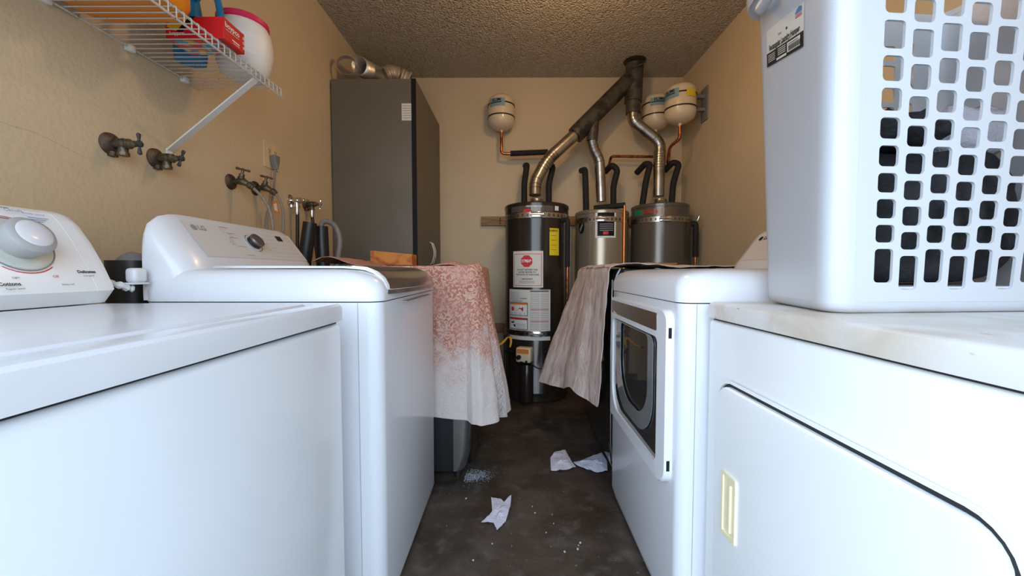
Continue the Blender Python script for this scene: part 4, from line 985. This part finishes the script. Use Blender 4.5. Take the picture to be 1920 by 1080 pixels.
mb = MB(); cyl_text(mb, fn, rr, 'STOP', .030, ac, zc_, .0062); part('stop_lettering', mb, m_whiteprint, st_)
mb = MB()
for k, s in enumerate(('DO NOT RETURN THIS', 'WATER HEATER TO', 'THE PLACE OF PURCHASE')): cyl_text(mb, fn, rr, s, .0155, ac, .998 - .018 * k, .0022)
cyl_text(mb, fn, rr, '1-800-432-8373', .014, ac, .930, .0022)
for k in range(3): cyl_patch(mb, fn, ac - 14, ac + 14, .914 - .007 * k, .9155 - .007 * k, .002)
part('sticker_lettering', mb, m_black, st_)
mb = MB(); cyl_patch(mb, fn, -58, 21, .475, .852, .0015, 20); inf = part('instruction_label', mb, m_paper, t)
mb = MB()
for k in range(22): z = .828 - .013 * k; cyl_patch(mb, fn, -14, 2, z, z + .0035, .002, 3); cyl_patch(mb, fn, 4, 18, z, z + .0035, .002, 3)
for k in range(7): cyl_patch(mb, fn, -54, -34, .83 - .009 * k, .8325 - .009 * k, .002, 3)
for k in range(3): cyl_patch(mb, fn, -52, -22, .675 - .010 * k, .678 - .010 * k, .0035, 3)
for k in range(7): cyl_patch(mb, fn, -40, -22, .592 - .011 * k, .595 - .011 * k, .0035, 3)
part('label_small_print', mb, m_greyprint, inf)
mb = MB(); cyl_patch(mb, fn, -14, 18, .838, .845, .0022); cyl_text(mb, fn, rr, 'WARNING', .012, -26, .785, .0022); cyl_text(mb, fn, rr, 'FOR YOUR SAFETY', .011, -38, .764, .0022)
part('label_heading', mb, m_black, inf)
for z0, z1 in ((.655, .755), (.55, .64)): mb = MB(); cyl_patch(mb, fn, -56, -18, z0, z1, .002); part('warning_frame', mb, m_black, inf)
for z0, z1 in ((.660, .738), (.555, .625)): mb = MB(); cyl_patch(mb, fn, -55, -19, z0, z1, .0027); part('warning_panel', mb, m_whiteprint, inf)
mb = MB(); cyl_patch(mb, fn, -55, -19, .738, .752, .0032); part('orange_banner', mb, m_orangeprint, inf)
mb = MB(); cyl_patch(mb, fn, -55, -19, .625, .637, .0032); cyl_patch(mb, fn, -13, 18, .703, .707, .002); cyl_patch(mb, fn, -13, 18, .615, .619, .002)
mb.face([fn(R(-40), .69, .0033), fn(R(-26), .69, .0033), fn(R(-26), .722, .0033), fn(R(-30), .712, .0033), fn(R(-33), .716, .0033)]); arc(mb, lambda a, b: fn(R(-48) + a / rr, .705 + b, .0033), .010, .016, 0, 360, 14)
cyl_patch(mb, fn, -50, -46, .694, .714, .0034, 2); part('red_symbols', mb, m_redprint, inf)
mb = MB(); mb.face([fn(R(-53), .605, .0034), fn(R(-45), .612, .0034), fn(R(-44), .600, .0034), fn(R(-50), .595, .0034)]); mb.face([fn(R(-48), .585, .0034), fn(R(-42), .588, .0034), fn(R(-41), .565, .0034), fn(R(-45), .575, .0034)]); part('black_symbols', mb, m_black, inf)
mb = MB(); cyl_patch(mb, fn, 19, 38, 1.105, 1.305, .0015); yl = part('energy_label', mb, m_yellow, t)
mb = MB(); cyl_text(mb, fn, rr, 'ENERGY', .020, 27, 1.285, .002)
for k in range(4): cyl_patch(mb, fn, 22, 32, 1.25 - .035 * k, 1.252 - .035 * k, .002, 3)
part('energy_lettering', mb, m_black, yl)
# gas control, burner shield, drain
a = R(-21); M_ = Matrix.Translation(fn(a, .375, .035)) @ Matrix.Rotation(a, 4, 'Z')
mb = MB(); mb.box(-.058, .058, -.035, .045, -.055, .055, .014, 3, M_); gv = part('gas_control', mb, m_tank, t)
mb = MB(); mb.lathe([(.017, 0), (.016, .018), (.012, .020)], M_ @ Vector((-.030, -.035, -.015)), M_.to_3x3() @ Vector((0, -1, 0)), 18); mb.box(-.02, .0, -.04, -.034, -.056, -.046, M=M_); mb.box(.02, .034, -.04, -.034, -.05, -.036, M=M_); part('control_knob', mb, m_black, gv)
mb = MB(); mb.box(-.045, .045, -.0362, -.0352, .012, .045, M=M_); part('control_label', mb, m_orangeprint, gv)
gv.children
mb = MB(); c_ = fn(R(-19), 0, .01); mb.lathe([(.048, .025), (.050, .03), (.050, .290), (.046, .30), (.0, .302)], (c_[0], c_[1], 0), seg=26); part('burner_shield', mb, m_heater1, t)
mb = MB(); mb.lathe([(.028, -.01), (.028, .012), (.016, .015), (.016, .045), (.022, .046), (.022, .056)], fn(R(24), .262), (math.sin(R(24)), -math.cos(R(24)), 0), 20); part('drain_valve', mb, m_knobgrey, t)
mb = MB(); mb.tube(spline([fn(R(-36), .24, .012), fn(R(-26), .245, .02), M_ @ Vector((-.02, -.01, -.05))]), .003, 6); mb.tube(spline([M_ @ Vector((.03, 0, -.05)), fn(R(0), .27, .015), fn(R(20), .27, .02)]), .003, 6); part('igniter_wires', mb, m_dark, t)
mb = MB(); P = [fn(R(48), 1.37, -.01), fn(R(48), 1.372, .045), fn(R(48), 1.02, .045)]; mb.tube(rpath(P, .03), .019, 14); part('pipe_insulation', mb, m_foam, t)
mb = MB(); mb.tube(rpath([fn(R(48), 1.03, .045), fn(R(48), .722, .045), (.47, 2.98, .715)], .03), .0085, 12); part('relief_pipe', mb, m_copper, t)
mb = MB(); mb.tube(rpath([fn(R(-60), .375, .03), M_ @ Vector((-.05, .01, 0))], .01), .010, 10); mb.tube(rpath([(fn(R(-62), .50, .03)), fn(R(-62), .18, .03)], .01), .011, 10); mb.lathe([(.015, 0), (.015, .02)], fn(R(-62), .20, .03), (0, 0, -1), 12); part('gas_pipe', mb, m_dark, t)

H2 = (.728, 3.27, .215, 1.470)
t = heater('light silver water heater with oval dark logo, middle one of three against the wall', *H2, m_heater2, (1.392,), buckle=-12); h2 = t
fn = on_cyl(*H2[:3]); rr = H2[2]; fa = -12.5
def pa2(px): return math.degrees(math.asin(max(-1, min(1, (px - 1126) / 49.5)))) + 12.5 * -1
mb = MB(); cyl_patch(mb, fn, pa2(1115), pa2(1151), 1.247, 1.455, .0012); bl = part('spec_label', mb, m_whiteprint, t)
mb = MB(); cyl_patch(mb, fn, pa2(1119), pa2(1148), 1.262, 1.443, .002); part('spec_panel', mb, m_black, bl)
mb = MB()
for k in range(4): cyl_patch(mb, fn, pa2(1123), pa2(1146), 1.35 - .016 * k, 1.356 - .016 * k, .0028, 4)
part('spec_lettering', mb, m_greyprint, bl)
mb = MB(); cyl_patch(mb, fn, pa2(1129), pa2(1138), 1.272, 1.296, .0028, 4); part('spec_mark', mb, m_redprint, bl)
oc = [fn(R(pa2(1090)) + .034 * math.cos(R(20 * k)) / rr, 1.338 + .052 * math.sin(R(20 * k)), .0015) for k in range(18)]
mb = MB(); mb.face(oc); lg = part('oval_logo', mb, m_black, t)
mb = MB()
for k in range(2):
    b0 = [(-.02, -.03 + .015 * k), (.012, .02 + .012 * k), (.018, .018 + .012 * k), (-.012, -.036 + .015 * k)]; mb.face([fn(R(pa2(1090)) + x / rr, 1.338 + y, .0022) for x, y in b0])
part('logo_stripes', mb, m_greyprint, lg)
mb = MB(); p0 = at(1118, 383, Y=3.12); p1 = at(1172, 381, Y=3.12); mb.tube([(p0.x, 3.2, 1.497), (p1.x - .005, 3.10, 1.505)], .022, 14); part('pipe_insulation', mb, m_foam, t)
mb = MB(); q = at(1171, 381, Y=3.09); mb.tube(rpath([(q.x - .02, 3.10, 1.505), (q.x, 3.09, 1.505), (q.x, 3.09, .35)], .02), .0095, 12); part('relief_pipe', mb, mat('bright_copper', (.80, .26, .07), .28, metal=1.0), t)

H3 = (1.208, 3.27, .226, 1.520)
t = heater('mid grey water heater with green and red brand label, beside the right wall', *H3, m_heater3, (1.392,), buckle=-10); h3 = t
t['label'] = 'mid grey water heater with green and red brand label in the corner under two tanks'
fn = on_cyl(*H3[:3]); rr = H3[2]
def pa3(px): return math.degrees(math.asin(max(-1, min(1, (px - 1233) / 51)))) - 20
mb = MB(); mb.face([fn(R(-20) + a / rr, 1.452 + b, .0015) for a, b in ((-.155, -.012), (-.10, -.024), (.07, -.024), (.10, .024), (-.165, .024))]) if 0 else cyl_patch(mb, fn, pa3(1190), pa3(1262), 1.428, 1.476, .0012)
bl = part('brand_label', mb, mat('bronze_plate', (.17, .12, .075), .3, metal=.5), t)
mb = MB(); cyl_patch(mb, fn, pa3(1190), pa3(1206), 1.430, 1.474, .002, 5); part('green_mark', mb, mat('green_print', (.03, .22, .10), .5), bl)
mb = MB(); cyl_text(mb, fn, rr, 'AOSmith', .034, pa3(1216), 1.452, .0035); part('brand_lettering', mb, m_redprint, bl)
mb = MB(); mb.tube(rpath([(1.395, 3.11, 1.36), (1.425, 3.10, 1.362), (1.43, 3.10, 1.335), (1.43, 3.10, 1.10)], .02), .021, 12); part('pipe_insulation', mb, m_foam, t)
mb = MB(); mb.tube([(1.43, 3.10, 1.12), (1.43, 3.10, .35)], .0085, 10); part('relief_pipe', mb, m_copper, t)
mb = MB(); mb.lathe([(.012, 0), (.010, .03), (.004, .04)], (1.436, 3.085, 1.385), (0.2, -.4, 1), 12); part('relief_lever', mb, m_chrome, t)
# white pipe between heaters
mb = MB(); mb.lathe([(.016, 0), (.016, 1.37), (.012, 1.37)], (at(1070, 480, Y=3.40).x, 3.42, 0), seg=18); tag(part('drain_pipe', mb, m_whitepipe), 'upright grey-white pipe between the dark and silver water heaters', 'pipe')
# yellow-handled pliers
t = thing('pliers', 'yellow-handled pliers hanging open beside the dark water heater', 'pliers', at(950, 635, Y=2.93))
mb = MB(); mb.tube(spline([at(952, 632, Y=2.93), at(945, 640, Y=2.92), at(938, 646, Y=2.91), at(929, 649, Y=2.90)]), [.006 + .004 * math.sin(k / 24 * 3.1) for k in range(25)], 10); part('handle', mb, m_yellowhandle, t)
mb = MB(); mb.tube(spline([at(952, 632, Y=2.93), at(957, 634, Y=2.92), at(958, 642, Y=2.91), at(956, 651, Y=2.90)]), [.006 + .004 * math.sin(k / 24 * 3.1) for k in range(25)], 10); part('handle', mb, m_yellowhandle, t)
mb = MB(); mb.tube([at(952, 631, Y=2.93), at(954, 624, Y=2.94)], [.010, .005], 8); mb.tube([at(956, 650, Y=2.90), at(957, 658, Y=2.90)], .004, 8); mb.lathe([(.009, 0), (.009, .012)], at(928, 649, Y=2.90) , (-1, 0, -.4), 10); part('jaws', mb, m_dark, t)

# ------------------------------------------------------------------ pipes above the heaters
def pipe(name, pts, r, m, label, cat, parent=None, rad=.03, grp=None, seg=14):
    mb = MB(); mb.tube(rpath([Vector(p) for p in pts], rad), r, seg); o = part(name, mb, m, parent)
    if parent is None: tag(o, label, cat, grp)
    return o
G = 'foam-wrapped water pipes'
def ipipe(pts, label, r=.025):
    return pipe('insulated_pipe', [at(a, b, Y=y) for a, b, y in pts], r, m_foam, label, 'pipe', rad=.035, grp=G)
ipipe([(983, 391, 3.22), (983, 345, 3.24), (988, 310, 3.27), (985, 311, 3.40)], 'foam-wrapped pipe on the dark heater, below the copper elbow of lone tank')
ipipe([(1029, 391, 3.22), (1029, 345, 3.24), (1037, 312, 3.27), (1024, 308, 3.40)], 'foam-wrapped pipe on the dark heater between its flue and the silver heater')
ipipe([(1099, 399, 3.25), (1098, 350, 3.26), (1097, 318, 3.28), (1090, 320, 3.45)], 'straight foam-wrapped pipe on the silver heater, between two flues')
ipipe([(1150, 398, 3.26), (1150, 350, 3.27), (1158, 318, 3.28), (1147, 309, 3.30), (1135, 322, 3.40)], 'hooked foam-wrapped pipe on the silver heater under the horizontal copper pipe')
ipipe([(1204, 387, 3.26), (1211, 340, 3.27), (1219, 308, 3.28), (1210, 307, 3.30), (1194, 324, 3.40)], 'bent foam-wrapped pipe on the corner heater beside its flue')
ipipe([(1259, 387, 3.26), (1262, 345, 3.27), (1273, 308, 3.28), (1262, 304, 3.29), (1246, 320, 3.36)], 'foam-wrapped pipe on the corner heater below the yellow-labelled tank, closest to the wall')
bpy.data.objects['insulated_pipe.001']['label'] = 'foam-wrapped pipe on the dark heater, on the silver heater side of its flue'
# vent system
t = thing('flue_pipe', 'sooty and silver flue pipes joining above the water heaters and entering the ceiling', 'flue', at(1190, 130, Y=3.25))
def vent(name, pts, r, m, rad=.08, seg=20, rings=0):
    P = [at(a, b, Y=y) for a, b, y in pts]; Q = rpath(P, rad, 6); mb = MB(); mb.tube(Q, r, seg)
    L_ = 0
    for i in range(1, len(Q) - 1):
        if (Q[i] - Q[i - 1]).length > 0.02 or i % 3 == 0:
            d = (Q[i + 1] - Q[i - 1]).normalized(); mb.lathe([(r, -.005), (r + .003, -.002), (r + .003, .002), (r, .005)], Q[i], d, seg, cap=False)
    return part(name, mb, m, t)
vent('silver_flue', [(1003, 366, 3.13), (1003, 342, 3.14), (1026, 300, 3.16), (1092, 240, 3.19)], .048, m_galv)
vent('sooty_flue', [(1080, 250, 3.19), (1180, 150, 3.25)], .064, m_ventdark)
vent('flue_collar', [(1078, 254, 3.185), (1090, 242, 3.19)], .068, m_ventdark)
vent('sooty_stack', [(1190, 122, 3.27), (1187, 192, 3.26)], .070, m_ventdark)
vent('stack_reducer', [(1187, 188, 3.26), (1187, 213, 3.26)], .058, m_ventdark)
vent('silver_flue', [(1187, 210, 3.26), (1188, 228, 3.26), (1238, 268, 3.27), (1236, 300, 3.27), (1234, 368, 3.27)], .046, m_galv)
vent('silver_flue', [(1109, 262, 3.22), (1113, 280, 3.24), (1124, 300, 3.26), (1127, 378, 3.27)], .042, m_galv, .05)
vent('branch_collar', [(1113, 225, 3.21), (1110, 264, 3.22)], .045, m_ventdark)
mb = MB(); mb.tube(spline([at(1180, 128, Y=3.2), at(1193, 124, Y=3.19), at(1206, 119, Y=3.18)]), .006, 6); mb.lathe([(.09, 0), (.09, .004), (.07, .008)], (at(1190, 124, Y=3.27).x, 3.27, ZC - .009), (0, 0, 1), 26); part('ceiling_collar', mb, m_ventdark, t)
# expansion tanks
def tank(cx, cy, z0, h, r, label, face, extra=None, brk='y'):
    t = thing('expansion_tank', label, 'expansion tank', (cx, cy, z0), 'expansion tanks')
    mb = MB(); mb.lathe([(.012, -.02), (.014, 0), (r * .55, .010), (r * .9, .038), (r, .07), (r, h - .06), (r * .94, h - .030), (r * .75, h - .010), (r * .3, h), (0, h)], (cx, cy, z0), seg=40); part('tank_shell', mb, m_tank, t)
    mb = MB(); mb.lathe([(r * .28, h - .004), (r * .26, h + .008), (r * .15, h + .014), (0, h + .014)], (cx, cy, z0), seg=20); part('top_cap', mb, m_dark, t)
    for zz in (.36, .70):
        mb = MB(); z = z0 + h * zz; mb.lathe([(r + .001, z - .005), (r + .004, z - .005), (r + .004, z + .005), (r + .001, z + .005)], (cx, cy, 0), seg=40, cap=False); part('tank_band', mb, m_dark, t)
    mb = MB()
    if brk == 'y': mb.box(cx - .03, cx + .03, cy + r, YB, z0 + h * .2, z0 + h * .85)
    else: mb.box(XR - .012, XR, cy - .05, cy + .05, z0 + .02, z0 + h * .95); mb.box(cx + r - .005, XR, cy - .02, cy + .02, z0 + h * .36 - .012, z0 + h * .36 + .012); mb.box(cx + r - .005, XR, cy - .02, cy + .02, z0 + h * .70 - .012, z0 + h * .70 + .012)
    part('wall_bracket', mb, m_hose, t)
    f_ = on_cyl(cx, cy, r)
    mb = MB(); cyl_patch(mb, f_, face - 34, face + 34, z0 + h * .58, z0 + h * .80, .0045); lb = part('blue_label', mb, mat('tank_label_blue', (.22, .36, .40), .5), t)
    mb = MB(); cyl_text(mb, f_, r, 'ELIMI', .034, face, z0 + h * .745, .0055); cyl_patch(mb, f_, face - 30, face + 20, z0 + h * .665, z0 + h * .69, .0055); part('label_lettering', mb, m_black, lb)
    return t, f_
p = at(940, 245, Y=3.41); T1, f_ = tank(p.x, 3.42, p.z + .005, .285, .112, 'almond expansion tank with blue label hanging alone on the back wall', -18)
p = at(1228, 243, Y=3.40); T2, f_ = tank(p.x + .01, 3.41, p.z, .285, .112, 'almond expansion tank on the back wall between the flue stack and yellow-labelled tank', -8)
p = at(1275, 232, Y=3.13); T3, f_ = tank(p.x, 3.13, p.z, .29, .116, 'almond expansion tank with yellow label bracketed to the side wall', -62, brk='x')
mb = MB(); cyl_patch(mb, f_, -2, 38, p.z + .165, p.z + .222, .005); part('yellow_label', mb, m_yellow, T3)
G2 = 'copper pipes from the expansion tanks'
a_ = at(940, 246, Y=3.42); T1z = a_.z
o_ = pipe('copper_pipe', [(a_.x, 3.42, a_.z), at(940, 288, Y=3.42), at(966, 289, Y=3.42)], .013, m_copper, 'copper pipe turning below the lone tank into black foam', 'pipe', rad=.03, grp=G2)
pipe('insulated_pipe', [at(957, 288, Y=3.42), at(1027, 285, Y=3.42)], .023, m_foam, 'horizontal foam-wrapped pipe running from the lone tank to behind the flue', 'pipe', grp=G)
pipe('copper_pipe', [at(1236, 294, Y=3.42), at(1146, 293, Y=3.42), at(1141, 312, Y=3.36)], .0115, m_copper, 'horizontal copper pipe behind the flue of the corner heater', 'pipe', rad=.03, grp=G2)
pipe('copper_pipe', [at(1275, 233, Y=3.13), at(1275, 260, Y=3.13), at(1256, 275, Y=3.2), at(1252, 306, Y=3.28)], .0125, m_copper, 'copper pipe winding down from the yellow-labelled tank', 'pipe', rad=.03, grp=G2)

# ------------------------------------------------------------------ on the floor
def crumple(outline, z, seed, label, folds):
    # a thin crumpled tissue from a floor outline
    pts = [at(a, b, Z=0.0) for a, b in outline]; cen = sum(pts, Vector()) / len(pts); mb = MB(); n = len(pts); K = 7
    vr = []
    def hgt(p, f): return .004 + z * (1 - f) * (.6 + .6 * nz(p.x * folds, p.y * folds, seed, 9)) + .012 * abs(nz(p.x, p.y, seed + 3, 34))
    for k in range(K + 1):
        f = 1 - k / K; row = []
        for i in range(n * 4):
            a, b = pts[i // 4], pts[(i // 4 + 1) % n]; p = a.lerp(b, (i % 4) / 4); p = cen + (p - cen) * max(f, .02)
            row.append((p.x, p.y, hgt(p, f)))
        vr.append(row)
    mb.loft(vr, cap=False)
    return tag(part('dryer_sheet', mb, m_tissue, thick=.001, ang=25), label, 'dryer sheet', 'dryer sheets on the floor')
crumple([(938, 937), (945, 943), (959, 930), (957, 952), (948, 980), (932, 997), (925, 982), (902, 981), (917, 970), (923, 960), (921, 935)], .006, 2, 'pale dryer sheet lying alone in the middle of the aisle floor', 1)
crumple([(1040, 849), (1060, 846), (1072, 868), (1080, 878), (1055, 884), (1033, 884), (1032, 860)], .018, 5, 'crumpled dryer sheet on the floor, flatter one of the touching two', 2)
crumple([(1075, 870), (1108, 858), (1128, 851), (1138, 866), (1139, 884), (1120, 888), (1095, 880)], .022, 9, 'dryer sheet crumpled against the foot of the black machine', 2)
mb = MB(); chips = [(998, 950), (1003, 962), (1085, 1023), (1088, 1018), (1083, 1030), (874, 935), (1059, 1035), (1038, 982), (923, 1020), (887, 1051), (1024, 999)]
for a, b in chips:
    p = at(a, b, Z=0); s = rnd.uniform(.0025, .006); ang = rnd.random() * 3
    ring = [(p.x + s * math.cos(ang + R(72 * k)) * rnd.uniform(.6, 1), p.y + s * 1.3 * math.sin(ang + R(72 * k)) * rnd.uniform(.6, 1), .0005) for k in range(5)]
    mb.loft([ring, [(x, y, .002) for x, y, _ in ring]])
tag(part('paint_chips', mb, m_chip), 'tiny pale chips scattered over the dark concrete aisle', 'debris', kind='stuff')
mb = MB(); c0 = at(888, 892, Z=0)
for k in range(1100):
    a = rnd.gauss(0, 1); b = rnd.gauss(0, 1); px, py = 888 + 16 * a + 5 * b, 893 + 5 * b - 3 * a
    p = at(px, py, Z=0)
    if p.x < -.235: continue
    s = rnd.uniform(.0005, .0015)
    ring = [(p.x + s * math.cos(R(60 * q)), p.y + s * math.sin(R(60 * q)), .0003) for q in range(6)]; mb.loft([ring, [(x, y, .0003 + s * .6) for x, y, _ in ring]])
tag(part('spilled_powder', mb, m_powder), 'small spill of white powder on the floor beside the graphite machine', 'powder', kind='stuff')
